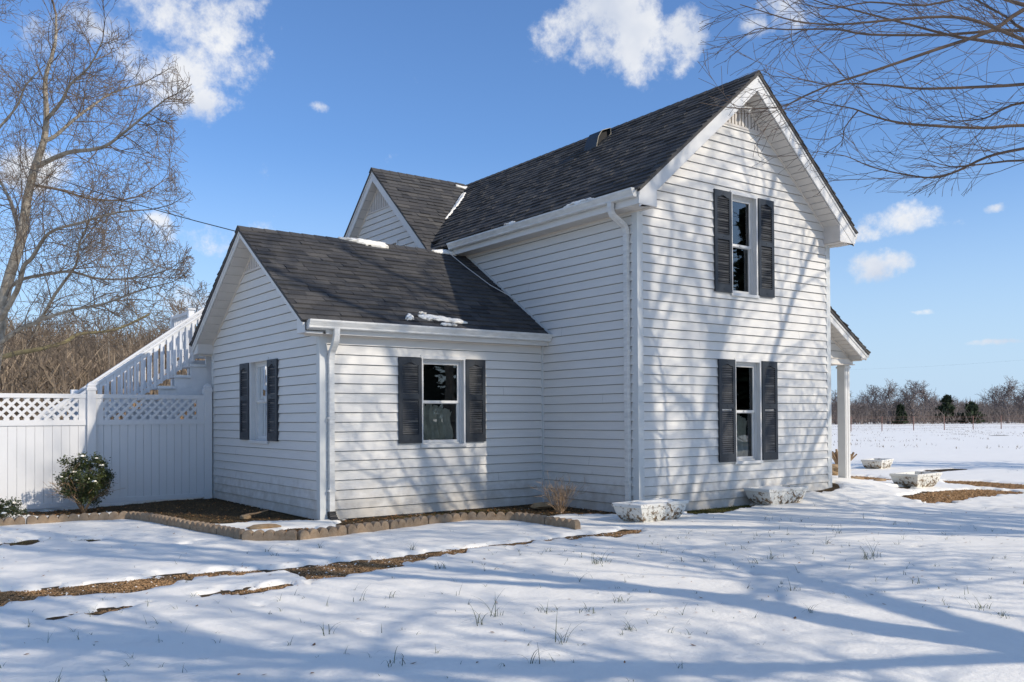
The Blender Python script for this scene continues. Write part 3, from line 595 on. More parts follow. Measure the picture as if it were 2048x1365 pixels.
def shutter(F, a0, a1, z0, z1):
    mb = MB(); B = lambda *q: mb.box(*q, F); s = .055; t = .028; zm = (z0+z1)*.5+(z1-z0)*.045
    B(a0,a0+s,.018,.018+t,z0,z1); B(a1-s,a1,.018,.018+t,z0,z1); B(a0+s,a1-s,.018,.018+t,z0,z0+.12); B(a0+s,a1-s,.018,.018+t,zm-.04,zm+.035)
    # arched head rail
    n = 12; lo = []
    for k in range(n+1):
        t_ = k/n; lo.append((a0+s+(a1-a0-2*s)*t_, z1-.105+.035*math.exp(-((t_-.5)/.26)**2)))
    for (p, q), (p2, q2) in zip(lo[:-1], lo[1:]): mb.prism([F(p,.018,q),F(p2,.018,q2),F(p2,.018,z1),F(p,.018,z1)], [F(p,.018+t,q),F(p2,.018+t,q2),F(p2,.018+t,z1),F(p,.018+t,z1)])
    o = mb.obj('shutter', M['shutter'], house)
    mb = MB(); B = lambda *q: mb.box(*q, F); B(a0+s-.01,a1-s+.01,.014,.020,z0+.05,z1-.03); mb.obj('shutter_backing', M['black'], o)
    mb = MB(); pitch = .030
    for (b, e) in ((z0+.12, zm-.04), (zm+.035, z1-.075)):
        z = b+.004
        while z+pitch*.8 < e:
            mb.hexa([F(a0+s,.024,z+pitch*.85),F(a1-s,.024,z+pitch*.85),F(a1-s,.041,z+.004),F(a0+s,.041,z+.004),F(a0+s,.041,z),F(a0+s,.024,z+pitch),F(a1-s,.024,z+pitch),F(a1-s,.044,z+.006),F(a0+s,.044,z+.006)]); z += pitch
    mb.obj('louver_slats', M['louver'], o)
    mb = MB(); c_ = (a0+a1)/2
    for zz in (z0+.045, zm, z1-.035): mb.box(c_-.006,c_+.006,.046,.05,zz-.006,zz+.006,F)
    mb.obj('screw', M['black'], o)
window(Fg, *openG[0], 'upper window of the two storey gable', curtain=False); window(Fg, *openG[1], 'ground floor window of the two storey gable')
for a0, a1, z0, z1 in ((1.516,1.885,3.01,4.495),(2.50,2.865,3.01,4.495),(1.575,1.935,.53,2.03),(2.55,2.91,.53,2.03)): shutter(Fg, a0, a1, z0, z1)
window(Ff, *openF[0], 'window in the front wall of the side wing')
for a0, a1 in ((1.128,1.487),(2.221,2.56)): shutter(Ff, a0, a1, .84, 2.023)
window(Fe, *openE[0], 'narrow looking window in the wing end wall')
for a0, a1 in ((1.40,1.775),(2.54,2.93)): shutter(Fe, a0, a1, .87, 2.045)
window(Fx, 6.62, 7.42, 3.2, 4.66, 'upper window of the cross gable half hidden by the wing roof', curtain=False)
# ---------------- roofs
def slab(name, A, B, C, D, th, m_, parent=house, **kw):
    """A,B eave; C,D ridge (C above B). th below the surface"""
    mb = MB(); t = Vector((0,0,-th)); T = [Vector(q) for q in (A,B,C,D)]
    mb.prism([tuple(q+t) for q in T], [tuple(q) for q in T]); return mb.obj(name, M[m_], parent, **kw)
def shingles(parent, A, B, C, D, as_parts=False, skip=None, expo=.137, wmin=.12, wmax=.30, seed=1, name='shingle'):
    r = random.Random(seed); A, B, C, D = map(Vector, (A, B, C, D)); ev = (B-A); Lw = ev.length; ev.normalize(); up = (D-A); up = up-ev*up.dot(ev); S = up.length; up.normalize(); n = ev.cross(up)
    if n.z < 0: n = -n
    nrow = int(math.ceil(S/expo)); ex = S/nrow; allb = MB(); cnt = 0
    for i in range(nrow):
        s0 = i*ex-(.02 if i == 0 else 0); t = -r.uniform(0, .25); wob = r.uniform(-.003, .003)
        while t < Lw:
            wd = r.uniform(wmin, wmax); t1 = min(t+wd, Lw+r.uniform(0,.006)); t0 = max(t, 0)-(r.uniform(0,.012) if t <= 0 else 0)
            if t1-t0 > .02:
                mid = A+ev*((t0+t1)/2)+up*(s0+ex/2)
                if not (skip and skip(mid)):
                    th = r.choice((.013, .014, .021, .025))+r.uniform(0, .004); st = ex+.012; jit = r.uniform(-.004, .004)+wob; sk = r.uniform(-.012, .012) if r.random() < .4 else 0
                    P = []
                    for (aa, ss, nn) in ((t0,s0+jit,.001),(t1-.002,s0+jit,.001),(t1-.002,s0+st,.0),(t0,s0+st,.0),(t0+sk,s0+jit,th),(t1-.002+sk,s0+jit,th),(t1-.002,s0+st,.004),(t0,s0+st,.004)):
                        P.append(tuple(A+ev*aa+up*ss+n*nn))
                    if as_parts and cnt < 300:
                        q = MB(); q.hexa(P); q.obj(name, M['shing'], parent); cnt += 1
                    else: allb.hexa(P)
            t += wd
    if allb.v: allb.obj(name+'_courses', M['shing2'], parent, kind='stuff')
    return cnt
def caps(parent, A, B, s1, s2, w_=.13, step=.2):
    """ridge caps from A to B; s1,s2 = downhill unit vectors"""
    A = Vector(A); B = Vector(B); d = (B-A); n_ = int(d.length/step); d.normalize(); s1 = Vector(s1).normalized(); s2 = Vector(s2).normalized()
    for k in range(n_):
        p = A+d*step*k; q = A+d*(step*(k+1)+.03); z0 = Vector((0,0,.026)); z1 = Vector((0,0,.018)); mb = MB()
        for s_ in (s1, s2):
            P = [p+z0-Vector((0,0,.008)), q+z1-Vector((0,0,.006)), q+z1+s_*w_-Vector((0,0,.006)), p+z0+s_*w_-Vector((0,0,.008)), p+z0, q+z1, q+z1+s_*w_, p+z0+s_*w_]
            mb.hexa([tuple(v) for v in P])
        mb.obj('ridge_cap', M['shing'], parent)
RK = .33      # rake overhang
EO = .30      # main eave overhang (shingle edge)
MX = W/2
def zm_(x): return RZ-RS*abs(x-MX)
# main roof: deck pieces (the left eave stops where the cross gable wall rises)
roofL = slab('roof', (-EO+.02,-RK-.022,zm_(-EO+.02)), (-EO+.02,4.95,zm_(-EO+.02)), (MX,4.95,RZ), (MX,-RK-.022,RZ), .046, 'shing2', label='shaded slope of the steep main roof')
shingles(roofL, (-EO,4.95,zm_(-EO)), (-EO,-RK-.028,zm_(-EO)), (MX,-RK-.028,RZ), (MX,4.95,RZ), seed=5, name='shingle')
slab('roof', (.0,4.95,zm_(0)-.001), (.0,11.3,zm_(0)-.001), (MX,11.3,RZ-.001), (MX,4.95,RZ-.001), .03, 'shing2')
rb = slab('roof', (W+EO-.02,-RK-.022,zm_(-EO+.02)), (W+EO-.02,11.3,zm_(-EO+.02)), (MX,11.3,RZ), (MX,-RK-.022,RZ), .046, 'shing2', label='far slope of the main roof')
shingles(rb, (W+EO,-RK-.028,zm_(-EO)), (W+EO,11.3,zm_(-EO)), (MX,11.3,RZ), (MX,-RK-.028,RZ), seed=6, name='shingle')
shingles(roofL, (.0,7.4,zm_(0)+.001), (.0,4.95,zm_(0)+.001), (MX,4.95,RZ+.001), (MX,7.4,RZ+.001), seed=15, name='shingle')
sl = Vector((-1,0,-RS)); sr = Vector((1,0,-RS)); caps(roofL, (MX,-RK-.03,RZ), (MX,11,RZ), sl, sr)
# cross gable roof
XR = -.225
zx = lambda y: XZ-XS*abs(y-XC)
yf, yb_ = 4.93, 9.7
rc = slab('roof', (XR+.006,yf,zx(yf)), (MX+.1,yf,zx(yf)), (MX+.1,XC,XZ), (XR+.006,XC,XZ), .046, 'shing2', label='sunlit brown slope of the cross gable roof')
shingles(rc, (XR,yf,zx(yf)), (MX+.1,yf,zx(yf)), (MX+.1,XC,XZ), (XR,XC,XZ), seed=8, name='shingle', skip=lambda m_: m_.z < RZ-RS*abs(m_.x-MX)-.05)
slab('roof', (XR+.006,yb_,zx(yb_)), (MX+.1,yb_,zx(yb_)), (MX+.1,XC,XZ), (XR+.006,XC,XZ), .046, 'shing2')
caps(rc, (XR,XC,XZ), (MX,XC,XZ), (0,-1,-XS), (0,1,-XS))
# wing roof
WXL = -LL-.335
zw = lambda y: WZ-WS*abs(y-WRID)
ye = 1.90; yk = 6.62
rw = slab('roof', (WXL+.006,ye+.02,zw(ye+.02)), (-.012,ye+.02,zw(ye+.02)), (-.012,WRID,WZ), (WXL+.006,WRID,WZ), .046, 'shing2', label='sunlit front slope of the side wing roof')
nsh = shingles(rw, (WXL,ye,zw(ye)), (-.014,ye,zw(ye)), (-.014,WRID,WZ), (WXL,WRID,WZ), as_parts=True, seed=11, wmin=.16, wmax=.36)
rw2 = slab('roof', (WXL+.006,yk-.02,zw(yk-.02)), (-.012,yk-.02,zw(yk-.02)), (-.012,WRID,WZ), (WXL+.006,WRID,WZ), .046, 'shing2')
shingles(rw2, (-.014,yk,zw(yk)), (WXL,yk,zw(yk)), (WXL,WRID,WZ), (-.014,WRID,WZ), seed=12)
caps(rw, (WXL,WRID,WZ), (-.014,WRID,WZ), (0,-1,-WS), (0,1,-WS))
# flashing where wing roof meets the wall, and the cable beside it
mb = MB(); mb.hexa([(-.03,1.86,zw(1.86)+.02),(-.018,1.86,zw(1.86)+.02),(-.018,WRID,WZ+.02),(-.03,WRID,WZ+.02),(-.03,1.86,zw(1.86)+.062),(-.018,1.86,zw(1.86)+.062),(-.018,WRID,WZ+.062),(-.03,WRID,WZ+.062)])
mb.obj('flashing', M['trimgrey'], house)
mb = MB(); mb.tube([(-.40,4.18,4.03),(-.33,3.7,zw(3.7)+.05),(-.2,3.2,zw(3.2)+.035),(-.06,2.9,zw(2.9)+.05),(-.035,2.75,zw(2.75)+.07)], .006, 5); mb.obj('cable', M['trim'], house)
# rakes: boards, soffits
def rake(P, a0, z0, a1, z1, drop, out, wallout, left_visible, nm=True, panels=True, pstep=.125, bw=None, a_s=None, zclip=None):
    """P frame; from low end (a0,z0 roof surface) to apex (a1,z1). out = overhang distance of board"""
    bw = bw or drop-.065
    mb = MB(); t = .022
    def q(a, z, n): return P(a, n, z)
    top = .05
    zl = z0-bw-top
    if zclip is not None and zl < zclip:
        ac = a0+(a1-a0)*(zclip-zl)/(z1-z0); O_ = [(a0,zclip),(ac,zclip),(a1,z1-bw-top),(a1,z1-top),(a0,z0-top)]
    else: O_ = [(a0,zl),(a1,z1-bw-top),(a1,z1-top),(a0,z0-top)]
    mb.prism([q(a,z,out-t) for a,z in O_], [q(a,z,out) for a,z in O_])
    mb.obj('rake_board', M['trim'], house)
    mb = MB(); mb.prism([q(a0,z0-top-.045,out),q(a1,z1-top-.045,out),q(a1,z1-top,out),q(a0,z0-top,out)], [q(a0,z0-top-.045,out+.012),q(a1,z1-top-.045,out+.012),q(a1,z1-top,out+.012),q(a0,z0-top,out+.012)]); mb.obj('rake_edge', M['trim'], house)
    if a_s is not None: z0 = z0+(z1-z0)*(a_s-a0)/(a1-a0); a0 = a_s
    Ld = math.hypot(a1-a0, z1-z0); n_ = int(Ld/pstep)
    sg = parts_soffit = None
    for k in range(n_):
        t0 = k/n_; t1 = (k+1)/n_-.013/Ld
        b0 = a0+(a1-a0)*t0; b1 = a0+(a1-a0)*t1; c0 = z0+(z1-z0)*t0-drop; c1 = z0+(z1-z0)*t1-drop
        mb = MB(); mb.prism([q(b0,c0,wallout),q(b1,c1,wallout),q(b1,c1+.008,wallout),q(b0,c0+.008,wallout)], [q(b0,c0,out-t),q(b1,c1,out-t),q(b1,c1+.008,out-t),q(b0,c0+.008,out-t)])
        mb.obj('soffit_panel', M['soffit'], house)
    mb = MB(); mb.prism([q(a0,z0-drop+.01,wallout),q(a1,z1-drop+.01,wallout),q(a1,z1-drop+.02,wallout),q(a0,z0-drop+.02,wallout)],[q(a0,z0-drop+.01,out-t),q(a1,z1-drop+.01,out-t),q(a1,z1-drop+.02,out-t),q(a0,z0-drop+.02,out-t)]); mb.obj('soffit_backing', M['dark'], house)
    # channel against the wall
    mb = MB(); mb.prism([q(a0,z0-drop-.022,.0),q(a1,z1-drop-.022,.0),q(a1,z1-drop+.004,.0),q(a0,z0-drop+.004,.0)],[q(a0,z0-drop-.022,.034),q(a1,z1-drop-.022,.034),q(a1,z1-drop+.004,.034),q(a0,z0-drop+.004,.034)]); mb.obj('soffit_channel', M['soffit_line'], house)
rake(Fg, -.275, zm_(-.275), MX, RZ, DR, RK-.005, .0, False, a_s=.065, zclip=3.985)
rake(Fg, W+.275, zm_(-.275), MX, RZ, DR, RK-.005, .0, True, a_s=W-.135, zclip=3.985)
FeR = frame((-LL,0,0), (0,1,0), (-1,0,0))
rake(FeR, ye+.02, zw(ye+.02), WRID, WZ, WDR, .30, .0, False, pstep=.19, zclip=2.30)
rake(FeR, yk-.02, zw(yk-.02), WRID, WZ, WDR, .30, .0, True, pstep=.19, zclip=2.30)
rake(Fx, 4.95, zx(4.95), XC, XZ, .26, .195, .0, False, pstep=.22)
rake(Fx, 9.69, zx(9.69), XC, XZ, .26, .195, .0, True, pstep=.22)
# eave return boxes under the main rakes
def ebox(F, a_out, a_in, zs, zr, out, m2='trim'):
    mb = MB(); A = [(a_out,zs),(a_in,zs),(a_in,zr(a_in)),(a_out,zr(a_out))]
    mb.prism([F(a,out-.032,z) for a,z in A],[F(a,out-.011,z) for a,z in A]); mb.obj('eave_return', M['trim'], house)
    mb = MB(); mb.prism([F(a_in,0.0,zs),F(a_in,0.0,zr(a_in)),F(a_in,out-.024,zr(a_in)),F(a_in,out-.024,zs)],[F(a_in+(.008 if a_out<a_in else -.008),0.0,zs),F(a_in+(.008 if a_out<a_in else -.008),0.0,zr(a_in)),F(a_in+(.008 if a_out<a_in else -.008),out-.024,zr(a_in)),F(a_in+(.008 if a_out<a_in else -.008),out-.024,zs)]); mb.obj('eave_return', M['soffit'], house)
    mb = MB(); mb.box(min(a_out,a_in)+.004,max(a_out,a_in)-.004,.0,out-.008,zs-.012,zs-.001,F); mb.obj('eave_return', M['soffit'], house)
zr = lambda a: zm_(a)-DR+.02
ebox(Fg, -.252, .06, 3.986, zr, RK); ebox(Fg, W+.252, W-.13, 3.986, zr, RK)
zrw = lambda a: zw(a)-WDR+.01
ebox(FeR, ye+.02, YC+.10, 2.30, zrw, .29); ebox(FeR, yk-.02, YC+WD-.05, 2.30, zrw, .29)
# eaves: fascia + flat soffit + gutter
def eave(F, a0, a1, out, zs, zf, gut_top, wall_z=None, gw=.115, gh=.11):
    mb = MB(); mb.box(a0, a1, out-.02, out, zs, zf, F); mb.obj('fascia', M['trim'], house)
    mb = MB(); mb.box(a0, a1, .03, out-.02, zs+.008, zs+.018, F); mb.obj('soffit', M['soffit'], house)
    n_ = int((a1-a0)/.3)
    for k in range(n_):
        b0 = a0+(a1-a0)*k/n_; b1 = a0+(a1-a0)*(k+1)/n_-.005; mb = MB(); mb.box(b0, b1, .03, out-.02, zs, zs+.008, F); mb.obj('soffit_panel', M['soffit'], house)
    mb = MB(); mb.box(a0+.03, a1-.03, .012, .032, zs-.022, zs, F); mb.obj('soffit_channel', M['soffit_line'], house)
    o0 = out+.002; z0_ = gut_top-gh
    prof = [(o0,gut_top),(o0,z0_),(o0+gw*.62,z0_),(o0+gw*.72,z0_+.012),(o0+gw*.72,z0_+.03),(o0+gw*.95,z0_+gh*.72),(o0+gw,z0_+gh*.80),(o0+gw,gut_top),(o0+gw-.012,gut_top),(o0+gw-.014,gut_top-.018),(o0+gw*.68,z0_+.03),(o0+gw*.6,z0_+.008),(o0+.006,z0_+.008),(o0+.006,gut_top-.01)]
    mb = MB(); i = 0; n = len(prof)
    aa = [a0, a1]
    for a in aa: mb.v += [F(a, o, z) for o, z in prof]
    for k in range(n): mb.f.append((k, (k+1) % n, n+(k+1) % n, n+k))
    mb.poly([F(a0+.001, o, z) for o, z in prof[:9]]); mb.poly([F(a1-.001, o, z) for o, z in prof[:9]])
    return mb.obj('gutter', M['gutter'], house)
eave(Fs, -.30, 4.22, .275, 3.985, zm_(-.275)-.02, zm_(-.275)-.01)
FwF = frame((0,YC,0), (1,0,0), (0,-1,0))
eave(FwF, -LL-.26, -.02, YC-ye-.02, 2.285, zw(ye)-.01, zw(ye)+.0)
Fr = frame((W,0,0), (0,1,0), (1,0,0)); eave(Fr, -.30, 11, .275, 3.985, zm_(-.275)-.02, zm_(-.275)-.01)
FwB = frame((0,YC+WD,0), (1,0,0), (0,1,0)); eave(FwB, -LL-.26, -.02, yk-YC-WD-.02, 2.285, zw(yk)-.01, zw(yk)+.0)
# gable vents of ribbed panels
def gvent(F, ac, zb, za, sl_, off=0):
    step = .075; a = ac-(za-zb)/sl_
    while a < ac+(za-zb)/sl_:
        for (b0, b1, o0) in ((a, a+.05, .012), (a+.05, a+.062, .0)):
            h0 = za-abs(b0-ac)*sl_; h1 = za-abs(b1-ac)*sl_
            if h0 <= zb and h1 <= zb: continue
            h0 = max(h0, zb+.002); h1 = max(h1, zb+.002); mb = MB()
            P = [(b0,zb),(b1,zb),(b1,h1)]
            if b0 < ac < b1: P.append((ac, za))
            P.append((b0,h0)); mb.prism([F(p,o0-.012,z) for p,z in P],[F(p,o0+.01,z) for p,z in P]); mb.obj('vent_slat', M['soffit'] if o0 else M['beige'], house)
        a += step
    mb = MB(); hw = (za-zb)/sl_; mb.box(ac-hw, ac+hw, 0, .03, zb-.03, zb+.004, F); mb.obj('vent_sill', M['soffit'], house)
gvent(Fg, MX, 5.52, RZ-DR, RS); gvent(FeR, WRID, 3.47, WZ-WDR, WS); gvent(Fx, XC, 5.42, XZ-.26, XS)
# downspouts
def downspout(F, ac, wall_n, gut_n, ztop, zbot, boot_dir, w_=.075, d_=.055):
    path = [(gut_n, ztop), (gut_n, ztop-.10), (gut_n-.03, ztop-.17), (wall_n+.06, ztop-.29), (wall_n+.035, ztop-.36), (wall_n+.03, ztop-.45)]
    # corrugated elbow made of short rings
    mb = MB(); n_ = 16; pts = []
    L_ = [0]
    for k in range(1, len(path)): L_.append(L_[-1]+math.dist(path[k], path[k-1]))
    for k in range(n_+1):
        t = L_[-1]*k/n_; j = max(q for q in range(len(L_)) if L_[q] <= t+1e-9); j = min(j, len(path)-2); f_ = (t-L_[j])/(L_[j+1]-L_[j]); pts.append((path[j][0]+(path[j+1][0]-path[j][0])*f_, path[j][1]+(path[j+1][1]-path[j][1])*f_))
    ring = []
    for k, (n0, z0) in enumerate(pts):
        p = pts[max(k-1, 0)]; q = pts[min(k+1, n_)]; dn, dz = q[0]-p[0], q[1]-p[1]; ln = math.hypot(dn, dz); dn /= ln; dz /= ln; nn = (-dz, dn)
        g_ = 1.0+(.07 if (k % 2 and 3 < k < 14) else 0); hw, hd = w_/2*g_, d_/2*g_
        ring.append([F(ac-hw, n0-nn[0]*hd, z0-nn[1]*hd), F(ac+hw, n0-nn[0]*hd, z0-nn[1]*hd), F(ac+hw, n0+nn[0]*hd, z0+nn[1]*hd), F(ac-hw, n0+nn[0]*hd, z0+nn[1]*hd)])
    i0 = 0
    for r_ in ring: mb.v += r_
    for k in range(n_):
        for q in range(4): mb.f.append((4*k+q, 4*k+(q+1) % 4, 4*k+4+(q+1) % 4, 4*k+4+q))
    e = MB(); e.box(ac-w_/2+.002, ac+w_/2-.002, wall_n+.004, wall_n+.004+d_, zbot+.12, ztop-.44, F)
    ds = e.obj('downspout', M['gutter'], house); mb.obj('elbow', M['gutter'], ds)
    for zz in (zbot+.42, (zbot+ztop)/2+.1):
        s_ = MB(); s_.box(ac-w_/2-.014, ac+w_/2+.014, wall_n, wall_n+d_+.008, zz, zz+.03, F); s_.obj('strap', M['gutter'], ds)
    b_ = MB(); prev = None; R_ = []
    for k in range(13):
        t = k/12; n0 = wall_n+.03+.13*t**2; z0 = zbot+.17-.16*t; g_ = 1.12+(.18 if k % 2 else 0)+.15*t
        R_.append([F(ac-w_/2*g_, n0-d_/2*g_, z0-.01), F(ac+w_/2*g_, n0-d_/2*g_, z0-.01), F(ac+w_/2*g_, n0+d_/2*g_, z0+.03*t), F(ac-w_/2*g_, n0+d_/2*g_, z0+.03*t)])
    for r_ in R_: b_.v += r_
    for k in range(12):
        for q in range(4): b_.f.append((4*k+q, 4*k+(q+1) % 4, 4*k+4+(q+1) % 4, 4*k+4+q))
    b_.f.append((48,49,50,51)); b_.f.append((3,2,1,0)); b_.obj('drain_boot', M['black'], ds)
downspout(Fs, .155, .022, .275+.06, zm_(-.275)-.11, -.12, 1)
downspout(FwF, -3.53, .022, YC-ye-.02+.055, zw(ye)-.10, -.17, 1)
# roof vent
mb = MB(); vy0, vy1 = 2.55, 2.87; vx = 1.72; z_ = zm_(vx)
prof = [(-.17,-.02-.14),(-.16,.03-.10),(-.12,.10-.03),(-.04,.155+.03),(.06,.175+.05),(.15,.16+.10),(.16,.03+.13)]
A = [(vx+a, vy1, z_+b) for a, b in prof]; B_ = [(vx+a, vy0, z_+b) for a, b in prof]
for k in range(len(prof)-1): mb.quad(A[k], A[k+1], B_[k+1], B_[k])
mb.poly(A); mb.quad(B_[0], A[0], A[-1], B_[-1])
mb.f = mb.f
vt = mb.obj('roof_vent', M['metal'], house, smooth=False, label='small curved dark metal exhaust hood near the ridge')
mb = MB(); mb.tube([(x, y-.001, z) for x, y, z in B_+[B_[0]]], .005, 5); mb.obj('hood_rim', M['beige'], vt)
mb = MB(); mb.poly([(x, y+.06, z) for x, y, z in B_]); mb.obj('hood_screen', M['dark'], vt)
mb = MB(); s_ = Vector((1,0,RS)).normalized(); 
P = [Vector((vx,vy0-.08,zm_(vx)+.018))-s_*.24, Vector((vx,vy1+.05,zm_(vx)+.018))-s_*.24, Vector((vx,vy1+.05,zm_(vx)+.018))+s_*.2, Vector((vx,vy0-.08,zm_(vx)+.018))+s_*.2]
mb.prism([tuple(p) for p in P], [tuple(p+Vector((0,0,.006))) for p in P]); mb.obj('vent_flange', M['metal'], vt)
# light fitting under the gable peak
mb = MB(); mb.tube([(2.02,-.03,5.80),(2.02,-.07,5.80)], .055, 14); lf = mb.obj('gable_light', M['soffit_line'], house, label='small round floodlight fitting under the gable peak')
mb = MB(); mb.tube([(2.02,-.07,5.82),(1.97,-.13,5.79),(1.94,-.19,5.74)], [.02,.035,.055], 10); mb.obj('lamp_head', M['trim'], lf)
mb = MB(); mb.tube([(2.05,-.07,5.80),(2.13,-.12,5.76),(2.16,-.18,5.72)], [.02,.03,.045], 10); mb.obj('lamp_head', M['trim'], lf)
# ---------------- porch
PZ = lambda x: 2.291+.628*(5.752-x)
pr = slab('roof', (5.745,.18,PZ(5.745)), (5.745,7,PZ(5.745)), (4.31,7,PZ(4.31)), (4.31,.18,PZ(4.31)), .046, 'shing2', label='low shed roof over the side porch')
shingles(pr, (5.755,.175,PZ(5.755)), (5.755,7,PZ(5.755)), (4.31,7,PZ(4.31)), (4.31,.175,PZ(4.31)), seed=21)
FpR = frame((0,.5,0), (1,0,0), (0,-1,0))
rake(FpR, 5.73, PZ(5.73), 4.31, PZ(4.31), .165, .29, .0, True, pstep=.11, bw=.145, a_s=5.56, zclip=2.186)
ebox(FpR, 5.725, 5.57, 2.185, lambda a: PZ(a)-.15, .29)
xrP = lambda z: min(5.62, 5.752-(z+.165-2.291)/.628)
wall(FpR, 'wall', None, [], 2.197, 12, lambda z: 4.305, xrP, 2.98, 'small triangular siding panel over the porch beam')
mb = MB(); mb.box(4.31,5.68,.46,.66,2.10,2.185); pb = mb.obj('porch_beam', M['trim'], house)
mb = MB(); mb.box(5.49,5.76,.66,6.8,2.10,2.185); mb.obj('porch_beam', M['trim'], house)
mb = MB(); mb.box(4.31,5.72,.44,.5,2.085,2.10); mb.box(4.31,5.72,.44,.5,2.185,2.197); mb.obj('beam_trim', M['soffit_line'], house)
for yy in (.5, 3.6, 6.6):
    mb = MB(); mb.box(5.49,5.64,yy,yy+.15,.0,2.085); cl = mb.obj('porch_column', M['trim'], house)
    mb = MB(); mb.box(5.475,5.655,yy-.015,yy+.165,2.03,2.06); mb.box(5.51,5.56,yy-.008,yy,.05,2.03); mb.box(5.575,5.62,yy-.008,yy,.05,2.03); mb.obj('column_trim', M['trim'], cl)
mb = MB(); mb.box(4.31,5.75,.45,7,-.3,.06); mb.obj('porch_floor', M['foundation'], house)
Fpe = frame((5.60,0,0), (0,1,0), (1,0,0)); eave(Fpe, .22, 7, .13, 2.17, PZ(5.74)-.02, PZ(5.74)+.0, gw=.10, gh=.09)
mb = MB(); mb.box(4.33,5.2,3.2,3.26,1.98,2.08); mb.tube([(5.15,3.2,1.98),(5.1,3.2,1.88),(4.95,3.2,1.84)], .035, 8); mb.obj('porch_drain', M['tin'], house)
# ================================================================ snow lying on the roofs
def snow_blob(fn, us, vs, h, label, seed, cat='snow patch', group=None):
    """fn(u,v)->(point, normal); outline = list of (u,v)"""
    r = random.Random(seed); out = []; pts = list(zip(us, vs)); n = len(pts)
    fine = []
    for i in range(n):
        a, b = pts[i], pts[(i+1) % n]
        for k in range(5): t = k/5; fine.append((a[0]+(b[0]-a[0])*t+r.uniform(-.018,.018), a[1]+(b[1]-a[1])*t+r.uniform(-.014,.014)))
    cu = sum(p[0] for p in fine)/len(fine); cv = sum(p[1] for p in fine)/len(fine); mb = MB(); rings = []
    for (s, hh) in ((1, -.004), (.97, .55), (.86, .85), (.6, 1.0), (.3, 1.0)):
        ring = []
        for (u, v) in fine:
            p, nn = fn(cu+(u-cu)*s, cv+(v-cv)*s); ring.append(tuple(Vector(p)+Vector(nn)*(hh if hh < 0 else hh*h*.6*r.uniform(.8, 1.2)+.012)))
        rings.append(ring)
    for ring in rings: mb.v += ring
    m_ = len(fine)
    for j in range(len(rings)-1):
        for k in range(m_): mb.f.append((j*m_+k, j*m_+(k+1) % m_, (j+1)*m_+(k+1) % m_, (j+1)*m_+k))
    mb.f.append(tuple((len(rings)-1)*m_+k for k in range(m_)))
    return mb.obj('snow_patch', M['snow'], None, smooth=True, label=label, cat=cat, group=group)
nW = Vector((0,-WS,1)).normalized()
def fw(x, y): return (x, y, zw(y)+.015), nW
snow_blob(fw, [-2.38,-2.15,-1.95,-1.7,-1.56,-1.55,-1.75,-1.95,-2.15], [4.25,4.28,4.30,4.28,4.24,4.12,4.12,4.15,4.2], .05, 'long white snow lump on the middle of the wing roof ridge', 1)
snow_blob(fw, [-.72,-.5,-.3,-.15,-.10,-.28,-.5], [4.2,4.27,4.28,4.3,4.2,4.14,4.15], .045, 'small snow lump where the wing ridge meets the main gutter', 2)
snow_blob(fw, [-2.18,-2.02,-1.7,-1.5,-1.42,-1.55,-1.8,-2.05], [2.13,2.17,2.12,2.09,2.03,2.0,2.03,2.04], .03, 'largest flat snow scrap above the wing gutter', 3)
snow_blob(fw, [-2.42,-2.33,-2.28,-2.30,-2.42], [2.03,2.16,2.12,2.03,2.0], .03, 'leftmost snow scrap above the wing gutter', 4)
snow_blob(fw, [-1.9,-1.75,-1.65,-1.72,-1.85], [1.965,1.97,1.955,1.925,1.93], .02, 'thin snow sliver under the largest scrap at the wing eave', 5)
snow_blob(fw, [-2.12,-2.05,-2.0,-2.05], [2.21,2.22,2.2,2.19], .02, 'tiny snow fleck above the largest scrap on the wing roof', 6)
vxx = lambda t: MX-(RZ-(XZ-XS*(XC-(XC-t))))/RS
def fv(u, v):   # on the cross gable slope near the valley
    return (u, v, zx(v)+.015), Vector((0,-XS,1)).normalized()
def vline(y): return MX-(RZ-zx(y))/RS     # x of the valley at y
snow_blob(fv, [MX-.42,MX-.15,MX-.02,MX-.05,MX-.25,MX-.45], [7.22,7.22,7.17,7.10,7.14,7.19], .025, 'snow lump on the cross gable ridge near the roof junction', 8)
def fm(x, y): return (x, y, zm_(x)+.015), Vector((-RS,0,1)).normalized()
_vy = [6.95,6.85,6.7,6.55,6.4,6.25,6.12]
VB = [(vline(y)+.01, y-.01) for y in _vy]+[(vline(y)+.02-.02*k, y-.08-.12*math.sin((k+1)*.42)) for k, y in list(enumerate(_vy))[::-1]]
snow_blob(fm, [p[0] for p in VB], [p[1] for p in VB], .035, 'tall ragged snow strip in the valley between the two steep roofs', 7)
snow_blob(fm, [-.26,-.22,-.2,-.25,-.27], [.55,.75,1.1,1.25,.9], .022, 'thin snow edge on the main eave near the downspout', 9)
snow_blob(fm, [-.26,-.22,-.23,-.27], [2.4,2.5,2.75,2.6], .02, 'thin snow edge halfway along the main eave', 10)
